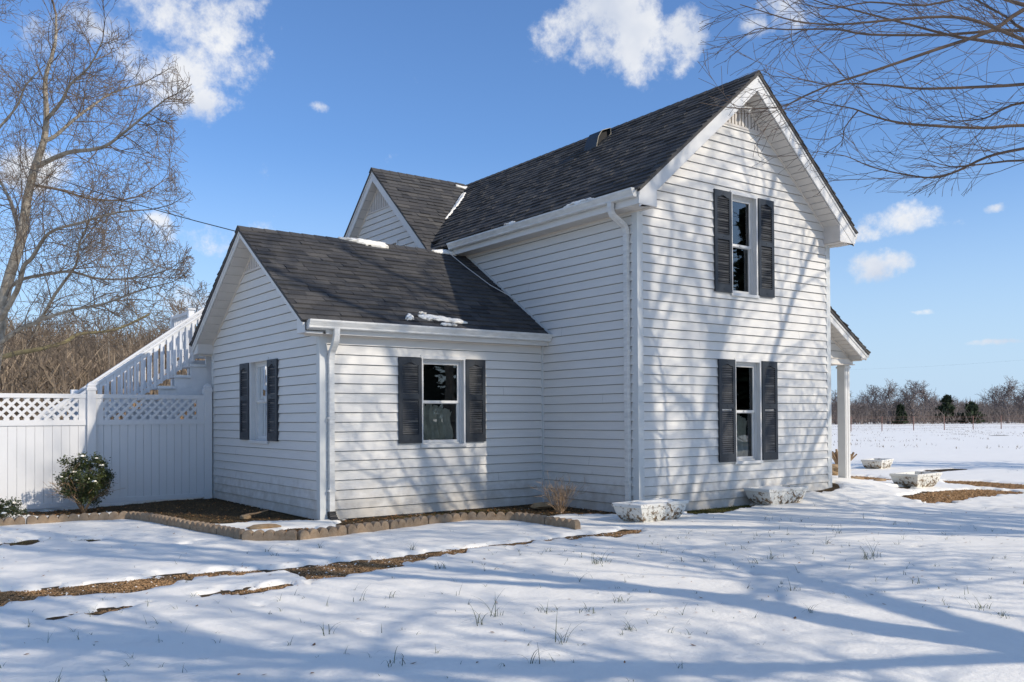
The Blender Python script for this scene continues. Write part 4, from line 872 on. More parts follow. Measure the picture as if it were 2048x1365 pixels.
# ================================================================ vinyl fence
FY = 6.42
fence = empty('vinyl_fence', (-6.5, FY, -.19), 'white vinyl privacy fence with lattice top running left from the wing', 'fence')
posts = [-3.76, -5.56, -7.36]
for px in posts:
    mb = MB(); mb.box(px-.062, px+.062, FY-.062, FY+.062, -.3, 1.66); p_ = mb.obj('post', M['vinyl'], fence)
    mb = MB(); 
    lv = [(.07,1.66),(.07,1.70),(.058,1.715),(.058,1.725),(.062,1.735),(.045,1.765),(.018,1.79),(.004,1.80)]
    for (h, z) in lv: mb.v += [(px-h,FY-h,z),(px+h,FY-h,z),(px+h,FY+h,z),(px-h,FY+h,z)]
    for k in range(len(lv)-1):
        for q in range(4): mb.f.append((4*k+q,4*k+(q+1)%4,4*k+4+(q+1)%4,4*k+4+q))
    mb.f.append((0,3,2,1)); mb.f.append(tuple(4*(len(lv)-1)+q for q in range(4))); mb.obj('post_cap', M['vinyl'], p_)
for k in range(2):
    xr_, xl_ = posts[k]-.062, posts[k+1]+.062
    zt, zr2, zb0 = 1.605, 1.205, (-.10 if k == 0 else -.13)
    for (z0, z1) in ((zt-.065, zt), (zr2-.085, zr2), (zb0, zb0+.07)):
        mb = MB(); mb.box(xl_, xr_, FY-.028, FY+.028, z0, z1); mb.obj('rail', M['vinyl'], fence)
    n_ = 14; wd = (xr_-xl_)/n_
    for q in range(n_):
        z0, z1 = zb0+.07, zr2-.085
        gap = .004; mb = MB(); mb.box(xl_+q*wd+gap/2, xl_+(q+1)*wd-gap/2, FY-.012, FY+.012, z0, z1); mb.obj('slat', M['vinyl'], fence)
    for (a, b) in ((xl_, xl_+.115), (xr_-.115, xr_)):
        mb = MB(); mb.box(a, b, FY-.02, FY+.02, zr2, zt-.065); mb.obj('lattice_stile', M['vinyl'], fence)
    a, b, c, d = xl_+.115, xr_-.115, zr2, zt-.065
    sp = .135; hh = d-c; sw = .020
    for sgn, yo in ((1, -.007), (-1, .007)):
        t = a-hh-sp*.3
        while t < b:
            # strip centre line from (t,c) to (t+hh,d), clipped to the opening
            x0, x1 = t, t+hh; z0, z1 = c, d
            if x0 < a: z0 += a-x0; x0 = a
            if x1 > b: z1 -= x1-b; x1 = b
            if x1-x0 > .03:
                if sgn < 0: z0, z1 = d-(z0-c), d-(z1-c)
                u = Vector((x1-x0, 0, z1-z0)).normalized(); nn = Vector((-u.z, 0, u.x))*sw
                mb = MB(); P = [Vector((x0,FY+yo-.005,z0))-nn, Vector((x1,FY+yo-.005,z1))-nn, Vector((x1,FY+yo-.005,z1))+nn, Vector((x0,FY+yo-.005,z0))+nn]
                mb.prism([tuple(p) for p in P], [tuple(p+Vector((0,.010,0))) for p in P]); mb.obj('lattice_strip', M['vinyl'], fence)
            t += sp
# ================================================================ staircase behind the fence
SY = 6.80; SW = .68; SSL = .737
stair = empty('outdoor_staircase', (-4.8, SY, -.15), 'white painted outdoor staircase with railings rising behind the lattice fence', 'staircase')
rise, run = .19, .19/.737
def railz(x): return 3.07+(x+3.681)*SSL
def treadz(x): return 2.132+(x+3.924)*SSL
for k in range(18):
    xt = -3.924-13*run+run*k
    if xt > -2.6: break
    zt = treadz(xt)
    if zt < .02: continue
    mb = MB(); mb.box(xt-.03, xt+run, SY-.05, SY+SW+.02, zt-.035, zt); tr = mb.obj('tread', M['stair'], stair)
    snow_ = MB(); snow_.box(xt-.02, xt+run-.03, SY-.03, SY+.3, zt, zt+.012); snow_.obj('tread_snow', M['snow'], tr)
    mb = MB(); mb.prism([(xt,SY,zt-.04),(xt+run,SY,zt-.04),(xt+run,SY,zt-.50),(xt,SY,zt-.50-run*SSL)], [(xt,SY+.04,zt-.04),(xt+run,SY+.04,zt-.04),(xt+run,SY+.04,zt-.50),(xt,SY+.04,zt-.50-run*SSL)]); mb.obj('stringer_board', M['stair'], stair)
for yy, nm_ in ((SY, 0), (SY+SW, 1)):
    xa, xb = -6.9, -2.9
    for (o0, o1, w_) in ((-.04, .0, .07), (-.125, -.04, .02), (-.72, -.64, .02)):
        mb = MB(); P = [(xa,yy-w_/2,railz(xa)+o0),(xb,yy-w_/2,railz(xb)+o0),(xb,yy-w_/2,railz(xb)+o1),(xa,yy-w_/2,railz(xa)+o1)]
        mb.prism(P, [(p[0],yy+w_/2,p[2]) for p in P]); mb.obj('handrail', M['stair'], stair)
    x = xa+.1
    while x < xb:
        zt = railz(x)-.05; mb = MB(); mb.box(x-.017, x+.017, yy-.03-.017, yy-.03+.017, railz(x)-.73, zt-.02); mb.obj('baluster', M['stair'], stair); x += .104
for x, yy in ((-3.70, SY+SW), (-5.6, SY+SW), (-6.95, SY), (-6.95, SY+SW)):
    mb = MB(); top = railz(x)+(.10 if x > -4 else .05); mb.box(x-.05, x+.05, yy+.02, yy+.12, -.2, top); mb.obj('stair_post', M['stair'], stair)
mb = MB(); mb.box(-3.77,-3.63,SY+SW-.0,SY+SW+.14,railz(-3.70)+.10,railz(-3.70)+.125); mb.obj('post_cap', M['stair'], stair)
# upper deck railing going back
dk = railz(-3.70)+.05
mb = MB(); mb.box(-3.74,-3.66,SY+SW+.14,SY+SW+1.1,dk-.02,dk+.03); mb.obj('deck_rail', M['stair'], stair)
for k in range(9):
    mb = MB(); y_ = SY+SW+.2+k*.105; mb.box(-3.717,-3.683,y_,y_+.034,dk-.75,dk-.02); mb.obj('baluster', M['stair'], stair)
mb = MB(); mb.box(-3.74,-.5,SY+SW+.14,SY+SW+1.15,dk-.92,dk-.84); mb.box(-3.75,-3.66,SY+SW+1.08,SY+SW+1.17,-.2,dk+.05); mb.obj('deck_floor', M['stair'], stair)
# ================================================================ edging blocks
BASE = [(-8.0,4.05),(-7.06,4.02),(-6.38,4.06),(-5.85,3.98),(-5.58,3.80),(-5.45,3.3),(-5.42,2.72),(-5.31,2.04),(-5.20,1.55),(-5.12,1.0),(-5.15,.60),(-4.86,.35),(-4.40,.43),(-3.67,.55),(-3.07,.72),(-2.18,.77),(-1.87,.76),(-1.79,.46),(-1.76,-.2),(-1.74,-.62),(-1.81,-.98),(-1.64,-1.07),(-1.38,-1.01)]
def block_mesh():
    mb = MB(); n = 5; L_ = .60; w_ = L_/n; out = [(-L_/2,-.07)]; 
    for k in range(n):
        c = -L_/2+w_*(k+.5)
        for q in range(9):
            t = math.pi-math.pi*q/8; out.append((c+w_*.49*math.cos(t), .085+w_*.47*math.sin(t)))
    out.append((L_/2,-.07)); N_ = len(out)
    F0 = [(x,-.034,z) for x,z in out]; F1 = [(x*.992,-.040,(z if z<0 else z-.006)) for x,z in out]; G0 = [(x,.034,z) for x,z in out]; G1 = [(x*.992,.04,(z if z<0 else z-.006)) for x,z in out]
    mb.v = F1+F0+G0+G1
    for j in range(3):
        for k in range(N_-1): mb.f.append((j*N_+k, j*N_+k+1, (j+1)*N_+k+1, (j+1)*N_+k))
    # front and back faces as strips of quads down to the base
    for off in (0, 3*N_):
        b = len(mb.v); src = F1 if off == 0 else G1
        mb.v += [(x, y, -.07) for x, y, z in src]
        for k in range(N_-1): mb.f.append((off+k, off+k+1, b+k+1, b+k))
    e = N_-1; mb.f.append((0,N_,2*N_,3*N_)); mb.f.append((e,N_+e,2*N_+e,3*N_+e))
    return mb.mesh('edging_block', M['concrete'])
bm_ = block_mesh()
path = [Vector(p) for p in BASE]
def walk(path, step):
    out = []; cur = path[0].copy(); i = 0; out.append(cur.copy())
    while True:
        # next point on the polyline at straight distance step
        found = False
        j = i
        while j < len(path)-1:
            a = cur if j == i else path[j]; b = path[j+1]
            if (b-cur).length >= step:
                lo, hi = 0, 1
                for _ in range(30):
                    mid = (lo+hi)/2; p = a+(b-a)*mid
                    if (p-cur).length < step: lo = mid
                    else: hi = mid
                cur = a+(b-a)*hi; i = j; found = True; break
            j += 1
        if not found: return out
        out.append(cur.copy())
wp = walk(path, .612)
LAND = ['below the small bush at the left edge of the yard', 'in front of the fence between the two bushes', 'left of the holly bush along the fence bed', 'just in front of the holly bush', 'at the left corner where the edging turns toward the camera']
nb = len(wp)-1
def blabel(k, c):
    if k == nb-1: return 'last scalloped edging block at the right end, nearest the first planter'
    x, y = c.x, c.y
    return None
names = []
for k in range(nb):
    a, b = wp[k], wp[k+1]; c = (a+b)/2; ang = math.atan2((b-a).y, (b-a).x)
    names.append((c, ang))
ordn = ['first','second','third','fourth','fifth','sixth','seventh','eighth','ninth','tenth','eleventh','twelfth','thirteenth','fourteenth','fifteenth']
segs = {'fence': 'scalloped tan edging block, {} from the left in the row before the fence', 'side': 'scalloped tan edging block, {} from the back in the row along the wing end wall', 'front': 'scalloped tan edging block, {} from the left in the row before the wing front wall', 'right': 'scalloped tan edging block, {} from the back in the short row by the twiggy shrub', 'end': 'scalloped tan edging block, {} from the left at the right hand end of the edging'}
cnts = {}
for c, ang in names:
    s_ = 'fence' if c.y > 3.75 else ('side' if c.x < -5.0 else ('front' if c.x < -1.85 and c.y > 0 else ('right' if c.y > -.75 else 'end')))
    cnts[s_] = cnts.get(s_, 0)+1
    z = gz(c.x, c.y)-.004
    o = inst('edging_block', bm_, (c.x, c.y, z), None, (rng.uniform(-.05,.05), rng.uniform(-.02,.02), ang+rng.uniform(-.02,.02)), label=segs[s_].format(ordn[cnts[s_]-1]), cat='edging block', group='scalloped concrete edging blocks round the bed')
# ================================================================ planters
def planter(name, cx, cy, rz, Lx, Ly, H, label, snow=True):
    z = gz(cx, cy)+.01
    o = empty(name, (cx, cy, z), label, 'planter', 'weathered rectangular concrete planters', rz)
    def ring(lx, ly, z): 
        out = []; n = 8
        for (sx, sy, ex, ey) in ((-1,-1,1,-1),(1,-1,1,1),(1,1,-1,1),(-1,1,-1,-1)):
            for k in range(n): t = k/n; out.append(((sx+(ex-sx)*t)*lx/2, (sy+(ey-sy)*t)*ly/2, z))
        return out
    lv = [(.66,.62,0),(.74,.72,.10),(.83,.82,.30),(.90,.90,.52),(.945,.94,.76),(.95,.95,.80),(1.0,1.0,.84),(1.0,1.0,.97),(.985,.98,1.0),(.90,.86,1.0),(.88,.84,.80)]
    mb = MB(); N_ = 32
    for (a, b, h) in lv: mb.v += ring(Lx*a, Ly*b, H*h)
    for j in range(len(lv)-1):
        for k in range(N_): mb.f.append((j*N_+k, j*N_+(k+1)%N_, (j+1)*N_+(k+1)%N_, (j+1)*N_+k))
    mb.f.append(tuple((len(lv)-1)*N_+k for k in range(N_)))
    b_ = bpy.data.objects.new('planter_body', mb.mesh('planter_body', M['planter'])); COL.objects.link(b_); b_.parent = o
    # scrolls in relief on each face
    mb = MB()
    def face(sx, t, h):   # point on the bulging side, t in -1..1 along, h in 0..1
        a = .70+.25*min(1, h*1.25)**.6
        if sx == 'f': return (t*Lx/2*a*.9, -Ly/2*(a-.012), H*h)
        return (-Lx/2*(a-.008), -t*Ly/2*a*.9, H*h)
    for sx, sc_ in (('f', 1), ('l', 1)):
        asp = (Lx if sx == 'f' else Ly)/H
        cs = [(-.52,.45,1),(-.12,.47,-1),(.28,.47,1),(.68,.46,-1)] if sx == 'f' else [(-.42,.46,1),(.42,.46,-1)]
        for (ct, ch, sg) in cs:
            pts = []
            for k in range(22):
                th = k*.42; r_ = .27*(1-k/25); pts.append(face(sx, ct+sg*r_*math.cos(th)*2/asp, ch+r_*math.sin(th)))
            mb.tube(pts, .010, 5)
            pts = [face(sx, ct+sg*(.3+.1*q)*1.6/asp, ch-.30+.03*q*(q-1)) for q in range(5)]; mb.tube(pts, [.009,.012,.010,.008,.004], 5)
            for q in range(4): p = face(sx, ct-sg*.36*1.6/asp, ch-.28+.11*q); p2 = face(sx, ct-sg*(.36+.2)*1.6/asp, ch-.24+.11*q); mb.tube([p, p2], [.009,.004], 5)
    r_ = bpy.data.objects.new('scroll_relief', mb.mesh('scroll_relief', M['planter'], smooth=True)); COL.objects.link(r_); r_.parent = o
    if snow:
        mb = MB(); nx, ny = 24, 12
        for i in range(nx+1):
            for j in range(ny+1):
                u, v = i/nx*2-1, j/ny*2-1; e = (1-u**6)*(1-v**6); hh = H*.86+e*(.028+.03*math.sin(u*2.6+cx)*math.cos(v*2)+.015*math.sin(u*6+v*3))
                mb.v.append((u*Lx*.43, v*Ly*.41, hh))
        for i in range(nx):
            for j in range(ny): a = i*(ny+1)+j; mb.f.append((a, a+ny+1, a+ny+2, a+1))
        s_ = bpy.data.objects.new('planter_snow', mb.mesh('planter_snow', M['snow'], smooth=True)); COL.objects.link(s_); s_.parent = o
    return o
planter('concrete_planter', -.40, -.62, .13, .98, .46, .25, 'chipped white scrollwork planter nearest the downspout, heaped with snow')
planter('concrete_planter', 2.52, -.30, .03, 95e-2, .45, .26, 'grey white planter against the gable wall below the ground floor window, snow filled')
planter('concrete_planter', 6.62, -.15, .08, .95, .50, .25, 'chipped white planter on the snow by the right hand gravel, beyond the porch corner', snow=False)
planter('concrete_planter', 11.75, 3.75, .25, .95, .50, .24, 'dull grey brown planter farthest back, beside the cut stems', snow=False)
# ================================================================ rocks, stems, shrubs
def rock(x, y, s, label, m_='rock', seed=0, dz=0):
    r = random.Random(seed); mb = MB(); n, mrows = 12, 6
    off = [[r.uniform(.85, 1.12) for _ in range(n)] for _ in range(mrows+1)]
    for j in range(mrows+1):
        ph = math.pi*j/mrows
        for k in range(n):
            th = 2*math.pi*k/n; q = off[j][k]; sx = math.copysign(abs(math.cos(th))**.7, math.cos(th)); sy = math.copysign(abs(math.sin(th))**.7, math.sin(th))
            mb.v.append((x+s[0]*q*math.sin(ph)**.6*sx, y+s[1]*q*math.sin(ph)**.6*sy, gz(x, y)+dz+s[2]*.6+s[2]*math.cos(ph)*(1 if j < mrows/2 else .8)))
    for j in range(mrows):
        for k in range(n): mb.f.append((j*n+k, (j+1)*n+k, (j+1)*n+(k+1)%n, j*n+(k+1)%n))
    return mb.obj('rock', M[m_], None, label=label, cat='rock')
rock(-.55, 1.42, (.17,.09,.055), 'tan rock in the inner corner beside the twiggy shrub', seed=1, dz=.02)
rock(-4.55, 1.72, (.20,.12,.03), 'flat tan stepping stone inside the edging by the wing corner', seed=2, dz=.015)
rock(-4.32, 3.0, (.07,.06,.04), 'small pale stone on the dead grass below the wing end window', seed=3)
rock(8.75, 2.95, (.28,.25,.17), 'large brown rock between the house corner and the porch column', seed=4)
rock(7.15, 1.45, (.30,.14,.04), 'flat tan rock in the snow right of the porch column', seed=5, dz=.02)
rock(7.55, 1.12, (.16,.09,.03), 'smaller flat rock beside the flat tan rock by the porch', seed=6, dz=.02)
# stick on the grass
mb = MB(); mb.tube([(-4.30,3.05,gz(-4.3,3.05)+.05),(-4.18,2.98,gz(-4.3,3.05)+.07),(-4.02,2.95,gz(-4.3,3.05)+.11)], [.015,.012,.008], 6); mb.obj('stick', M['stump'], None, label='short broken stick leaning on the small pale stone', cat='stick')
# cut stems by the porch
sx, sy = 10.55, 3.95
mb_root = empty('cut_stems', (sx, sy, gz(sx, sy)), 'clump of thick pruned stems cut off short, right of the porch column', 'shrub')
for k in range(11):
    a = 2*math.pi*k/11+rng.uniform(-.2,.2); q = rng.uniform(.12, .3); h = rng.uniform(.38, .55); mb = MB(); z0 = gz(sx, sy)-.02
    mb.tube([(sx+.05*math.cos(a), sy+.05*math.sin(a), z0),(sx+q*.6*math.cos(a), sy+q*.6*math.sin(a), z0+h*.5),(sx+q*math.cos(a), sy+q*math.sin(a), z0+h)], [.04,.032,.026], 7); mb.obj('stem', M['stump'], mb_root)
    if k % 2: 
        mb = MB(); mb.tube([(sx+q*.6*math.cos(a), sy+q*.6*math.sin(a), z0+h*.5),(sx+(q+.08)*math.cos(a+.2), sy+(q+.08)*math.sin(a+.2), z0+h*.9)], [.025,.018], 6); mb.obj('stem', M['stump'], mb_root)
# generic branching
def grow(r, p, d, Ln, rad_, lev, out, P, keep=None):
    n = max(3, int(Ln/P['seg'][min(lev, len(P['seg'])-1)])); n = min(n, 14); pts = [Vector(p)]; rs = [rad_]; d = Vector(d).normalized(); step = Ln/n
    wob = P['wob'][min(lev, len(P['wob'])-1)]; trop = P['trop'][min(lev, len(P['trop'])-1)]; end = P.get('end', .3)
    for k in range(n):
        d = (d+Vector((r.gauss(0, wob), r.gauss(0, wob), r.gauss(0, wob)))+Vector((0,0,trop))).normalized(); q = pts[-1]+d*step
        if keep and not keep(q): break
        pts.append(q); rs.append(max(rad_*(1-(1-end)*(k+1)/n), P['rmin']))
    if len(pts) < 2: return
    out.append((pts, rs, lev))
    if lev >= P['levels']: return
    children(r, pts, rs, Ln, lev, out, P, keep)
def children(r, pts, rs, Ln, lev, out, P, keep=None, t0=None):
    nc = P['nc'][min(lev, len(P['nc'])-1)]; n = len(pts)-1; ts = P['t0'] if t0 is None else t0
    for c in range(nc):
        t = ts+(1-ts)*(c+r.random())/nc; f_ = t*n; j = min(int(f_), n-1); u = f_-j; p = pts[j]+(pts[j+1]-pts[j])*u; d = (pts[j+1]-pts[j]).normalized()
        ang = rad(r.uniform(*P['ang'])); ax = d.orthogonal().normalized(); az = r.uniform(0, 6.283); ax.rotate(__import__('mathutils').Quaternion(d, az))
        if 'flat' in P: ax = (ax*(1-P['flat'])+Vector((0,0,1 if r.random() < .5 else -1))*P['flat']).normalized()
        dd = (d*math.cos(ang)+d.cross(ax)*math.sin(ang)).normalized()
        rr = rs[min(j, len(rs)-1)]*r.uniform(.45, .7); ln = Ln*r.uniform(*P['lr'])*(1-.55*t+.2)
        grow(r, p, dd, ln, max(rr, P['rmin']), lev+1, out, P, keep)
def mesh_branches(out, sel, ks=(8,6,5,4,3,3)):
    mb = MB()
    for pts, rs, lev in out:
        if sel(lev, rs[0]): mb.tube(pts, rs, ks[min(lev, 5)] if rs[0] < .06 else 10, cap=False)
    return mb
# bare twiggy shrub in the corner
r = random.Random(21); out = []; P = dict(seg=(.08,.06), wob=(.10,.16), trop=(.04,.05), rmin=.0016, levels=2, nc=(3,2), t0=.35, ang=(15,38), lr=(.45,.7))
for k in range(44):
    a = r.uniform(0, 6.28); tl = r.uniform(.05, .85); q = r.uniform(0, .05)
    grow(r, (-.62+q*math.cos(a), .92+q*math.sin(a), gz(-.62,.92)-.02), (math.cos(a)*tl, math.sin(a)*tl, 1), r.uniform(.22, .44), .0038, 0, out, P)
mb = mesh_branches(out, lambda l, q: True, (4,3,3,3)); mb.obj('bare_shrub', M['shrub'], None, label='small leafless tan twiggy shrub in the corner between wing and house', cat='shrub', origin=(-.62,.92,gz(-.62,.92)))
# holly bushes
def holly(cx, cy, rx, ry, rz_, zc, nl, label, seed, snow=True):
    r = random.Random(seed); g0 = gz(cx, cy); o = empty('holly_bush', (cx, cy, g0), label, 'bush')
    out = []; P = dict(seg=(.08,.06), wob=(.12,.15), trop=(.03,.02), rmin=.002, levels=2, nc=(5,4), t0=.3, ang=(20,50), lr=(.5,.75))
    def keep(q): return ((q.x-cx)/rx)**2+((q.y-cy)/ry)**2+((q.z-g0-zc)/rz_)**2 < 1 or q.z < g0+zc
    for k in range(9):
        a = r.uniform(0, 6.28); grow(r, (cx, cy, g0-.02), (math.cos(a)*.5, math.sin(a)*.5, 1), zc*1.25, .010, 0, out, P, keep)
    mesh_branches(out, lambda l, q: True, (5,4,3)).obj('stems', M['stump'], o)
    mb = MB(); cl = []
    for k in range(62):
        u = Vector((r.gauss(0,1), r.gauss(0,1), r.gauss(0,1))).normalized(); q = r.uniform(.5, 1.13)
        c = Vector((cx+u.x*rx*q, cy+u.y*ry*q, g0+zc+u.z*rz_*q))
        if c.z < g0+.06+.12*r.random(): continue
        cl.append(c)
    for k in range(nl):
        c = cl[int(r.random()*len(cl))] ; p = c+Vector((r.gauss(0,.042), r.gauss(0,.042), r.gauss(0,.04))); L_ = r.uniform(.028, .046)*(rx/.36)**.5
        if p.z < g0+.03: continue
        d = Vector((r.gauss(0,1), r.gauss(0,1), r.gauss(.2,.7))).normalized(); s_ = d.orthogonal().normalized(); s_.rotate(__import__('mathutils').Quaternion(d, r.uniform(0,6.28))); up = d.cross(s_)
        a = p-d*L_/2; b = p+d*L_/2; w_ = s_*L_*.27; m1 = p-d*L_*.05; i = len(mb.v)
        mb.v += [tuple(a), tuple(m1+w_+up*.003), tuple(b), tuple(m1-w_+up*.003)]; mb.f.append((i,i+1,i+2,i+3))
    mb.obj('foliage', M['leaf'], o)
    if snow:
        mb = MB()
        for k in range(16):
            c = cl[int(r.random()*len(cl))]
            if c.z < g0+zc-.05: continue
            s = r.uniform(.014, .036); n = 7
            i = len(mb.v)
            for jz, sc_ in ((0,.9),(.35,1.0),(.8,.6)):
                for q in range(n): t = 6.283*q/n; mb.v.append((c.x+s*1.5*sc_*math.cos(t)*r.uniform(.6,1.2), c.y-.03+s*sc_*math.sin(t)*r.uniform(.6,1.2), c.z+.02+s*jz))
            for j in range(2):
                for q in range(n): mb.f.append((i+j*n+q, i+j*n+(q+1)%n, i+(j+1)*n+(q+1)%n, i+(j+1)*n+q))
            mb.f.append(tuple(i+2*n+q for q in range(n)))
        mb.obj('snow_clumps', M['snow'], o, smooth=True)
    return o
holly(-5.80, 5.62, .33, .31, .33, .50, 9500, 'rounded dark green holly bush with snow on its leaves before the fence', 5)
holly(-6.93, 5.2, .27, .24, .13, .13, 2600, 'small low green bush cut off by the left edge of the picture', 6)
# dry golden shrub seen through the lattice, under the stairs
mb = MB(); r = random.Random(9)
for k in range(4200):
    x = r.uniform(-4.9, -1.2); y = r.uniform(9.6, 10.6); z = r.uniform(.0, 1.75)*min(1, .5+.5*(x+4.9)/1.6); s = r.uniform(.02, .05); a = r.uniform(0, 6.28)
    mb.quad((x,y,z-.0),(x+s*math.cos(a),y+s*math.sin(a)*.6,z+s*.5),(x+s*.3,y,z+s*2.0),(x-s*.7,y,z+s))
for k in range(40): x = r.uniform(-4.5,-1.7); mb.tube([(x,10.2,-.2),(x+r.uniform(-.2,.2),10.2,.8),(x+r.uniform(-.3,.3),10.2,1.6)], [.02,.014,.006], 4)
mb.obj('dry_hedge', M['orange'], None, label='golden brown dry hedge glimpsed through the lattice under the stairs', cat='hedge')
# ================================================================ trees
def to_cam(q):
    d = Vector(q)-Vector(CAM); return d.dot(FW), d.dot(RT), d.dot(UP)
def in_view(q, pad=0.0):
    z, x, u = to_cam(q)
    if z < .3: return False
    return abs(x/z) < .5735+pad and -.31 < u/z < .455+pad
def tree_obj(name, out, label, cat, group=None, thick=.035, mt='bark', mtw='twig', base=None, guides=None):
    b = base or tuple(out[0][0][0]); o = empty(name, b, label, cat, group)
    t = mesh_branches(out, lambda l, q: q >= thick); 
    if t.v: t.obj('trunk', M[mt], o, smooth=True)
    c = mesh_branches(out, lambda l, q: q < thick)
    if c.v: c.obj('crown', M[mtw], o)
    return o
LT={
 'trunk':[(-6.3, 14.5, -.3), (-6.21, 14.41, 0.89), (-6.03, 14.25, 2.56), (-5.84, 14.09, 4.13), (-5.57, 13.87, 5.25), (-5.47, 13.79, 6.1), (-5.32, 13.66, 6.88), (-5.16, 13.54, 7.47), (-5.12, 13.49, 8.06), (-5.14, 13.5, 8.85), (-4.97, 13.36, 9.61), (-4.95, 13.34, 10.28)],
 'A':[(-5.27, 13.62, 6.9), (-4.82, 12.8, 7.07), (-4.5, 12.07, 7.01), (-4.29, 11.55, 7.0), (-4.06, 11.01, 7.17), (-3.75, 10.41, 7.46), (-3.49, 9.84, 7.68)],
 'B':[(-5.16, 13.54, 7.47), (-4.92, 13.73, 7.65), (-4.5, 13.79, 8.14), (-4.1, 13.98, 8.57), (-3.63, 14.0, 9.0), (-2.95, 13.75, 9.33)],
 'Cc':[(-5.12, 13.5, 7.93), (-4.92, 12.85, 8.19), (-4.82, 12.4, 8.46), (-4.55, 11.83, 8.72), (-4.41, 11.23, 9.12)],
 'stem2':[(-5.99, 14.21, 3.35), (-5.71, 13.37, 4.04), (-5.64, 12.94, 4.51), (-5.53, 12.61, 4.65), (-5.37, 12.12, 5.01), (-5.21, 11.75, 5.15), (-4.86, 10.88, 5.19), (-4.38, 10.03, 5.29), (-3.94, 9.34, 5.27)],
 'hor':[(-5.77, 14.03, 4.19), (-5.58, 13.4, 4.31), (-5.17, 12.6, 4.35), (-4.89, 11.91, 4.33), (-4.49, 11.0, 4.09), (-3.97, 9.75, 4.01), (-3.67, 8.79, 4.1)],
 'low':[(-6.08, 14.28, 2.4), (-5.98, 13.84, 2.89), (-5.65, 13.1, 3.2), (-5.38, 12.52, 3.35), (-5.16, 12.1, 3.86), (-4.87, 11.51, 4.41), (-4.86, 11.25, 4.79), (-4.7, 10.76, 5.34)],
 'low2':[(-5.38, 12.52, 3.35), (-4.88, 11.42, 3.49), (-4.54, 10.42, 3.52), (-4.15, 9.4, 3.68), (-3.76, 8.49, 3.77)],
 'Ee':[(-5.57, 13.87, 5.25), (-5.64, 15.14, 6.39), (-5.9, 16.55, 7.51)],
 'Ff':[(-5.41, 13.74, 6.48), (-4.78, 13.89, 6.49), (-4.02, 13.96, 6.38), (-3.16, 13.83, 6.53), (-2.48, 13.81, 7.06)],
}
RAD = {'trunk':(.155,.025),'A':(.055,.012),'B':(.05,.012),'Cc':(.045,.012),'stem2':(.06,.011),'hor':(.045,.009),'low':(.06,.011),'low2':(.036,.009),'Ee':(.06,.02),'Ff':(.035,.009)}
r = random.Random(31); out = []
def keepL(q):
    z, x, u = to_cam(q); return 1024+1785.8*x/max(z, .1) < 372+20*math.sin(q.z*5)
PT = dict(seg=(.3,.22,.16,.12), wob=(.10,.15,.2,.25), trop=(.03,.02,.02,.01), rmin=.0034, levels=4, nc=(11,7,5,3), t0=.12, ang=(25,65), lr=(.42,.68), end=.25)
def smoothp(pts, k=3):
    pts = [Vector(p) for p in pts]; o = []
    for i in range(len(pts)-1):
        p0 = pts[max(i-1,0)]; p1 = pts[i]; p2 = pts[i+1]; p3 = pts[min(i+2,len(pts)-1)]
        for q in range(k):
            t = q/k; o.append(.5*((2*p1)+(-p0+p2)*t+(2*p0-5*p1+4*p2-p3)*t*t+(-p0+3*p1-3*p2+p3)*t**3))
    o.append(pts[-1]); return o
for nme, g in LT.items():
    pts = smoothp(g); r0, r1 = RAD[nme]; rs = [r0+(r1-r0)*k/(len(pts)-1) for k in range(len(pts))]; out.append((pts, rs, 0))
    ln = sum((pts[k+1]-pts[k]).length for k in range(len(pts)-1))
    PP = dict(PT); PP['levels'] = 3
    children(r, pts, [min(q, .018) for q in rs], min(ln*.75, 3.0), 0, out, {**PP, 'nc': ((26 if nme == 'trunk' else 18),7,5,3), 't0': .25 if nme == 'trunk' else .15}, keepL)
    grow(r, pts[-1], pts[-1]-pts[-2], 1.2, r1, 1, out, PP, keepL)
tree_obj('bare_tree', out, 'tall pale barked bare tree behind the fence at left with wide fine twigs', 'tree', thick=.036, base=(-6.3,14.5,-.3))
# second tree further left whose limbs reach into the top left corner
out = []; r = random.Random(41)
base = Vector((-9.6, 15.5, -.3)); tp = smoothp([base, base+Vector((.1,-.1,3)), base+Vector((.5,-.5,6)), base+Vector((.9,-.9,9)), base+Vector((1.2,-1.2,12))])
out.append((tp, [.2-.15*k/(len(tp)-1) for k in range(len(tp))], 0)); children(r, tp, [.028]*len(tp), 4.2, 0, out, {**PT, 'levels':3, 'nc':(24,7,6,3), 't0':.3})
for g in ([(-8.9,14.9,5.5),(-7.4, 14.0, 6.3),(-6.43, 13.23, 6.97), (-6.08, 12.97, 7.46), (-5.81, 12.52, 7.84), (-5.7, 12.18, 8.19), (-5.41, 11.72, 8.53)], [(-8.7,14.6,8),(-7.6,13.8,8.9),(-6.6,13.2,9.6),(-6.1,12.8,10.4)]):
    pts = smoothp(g); out.append((pts, [.045-.035*k/(len(pts)-1) for k in range(len(pts))], 0)); children(r, pts, [.013]*len(pts), 2.0, 0, out, {**PT, 'levels':3, 'nc':(12,6,5,3)})
tree_obj('bare_tree', out, 'bare tree whose dark limbs enter at the top left corner', 'tree', thick=.036, base=tuple(base))
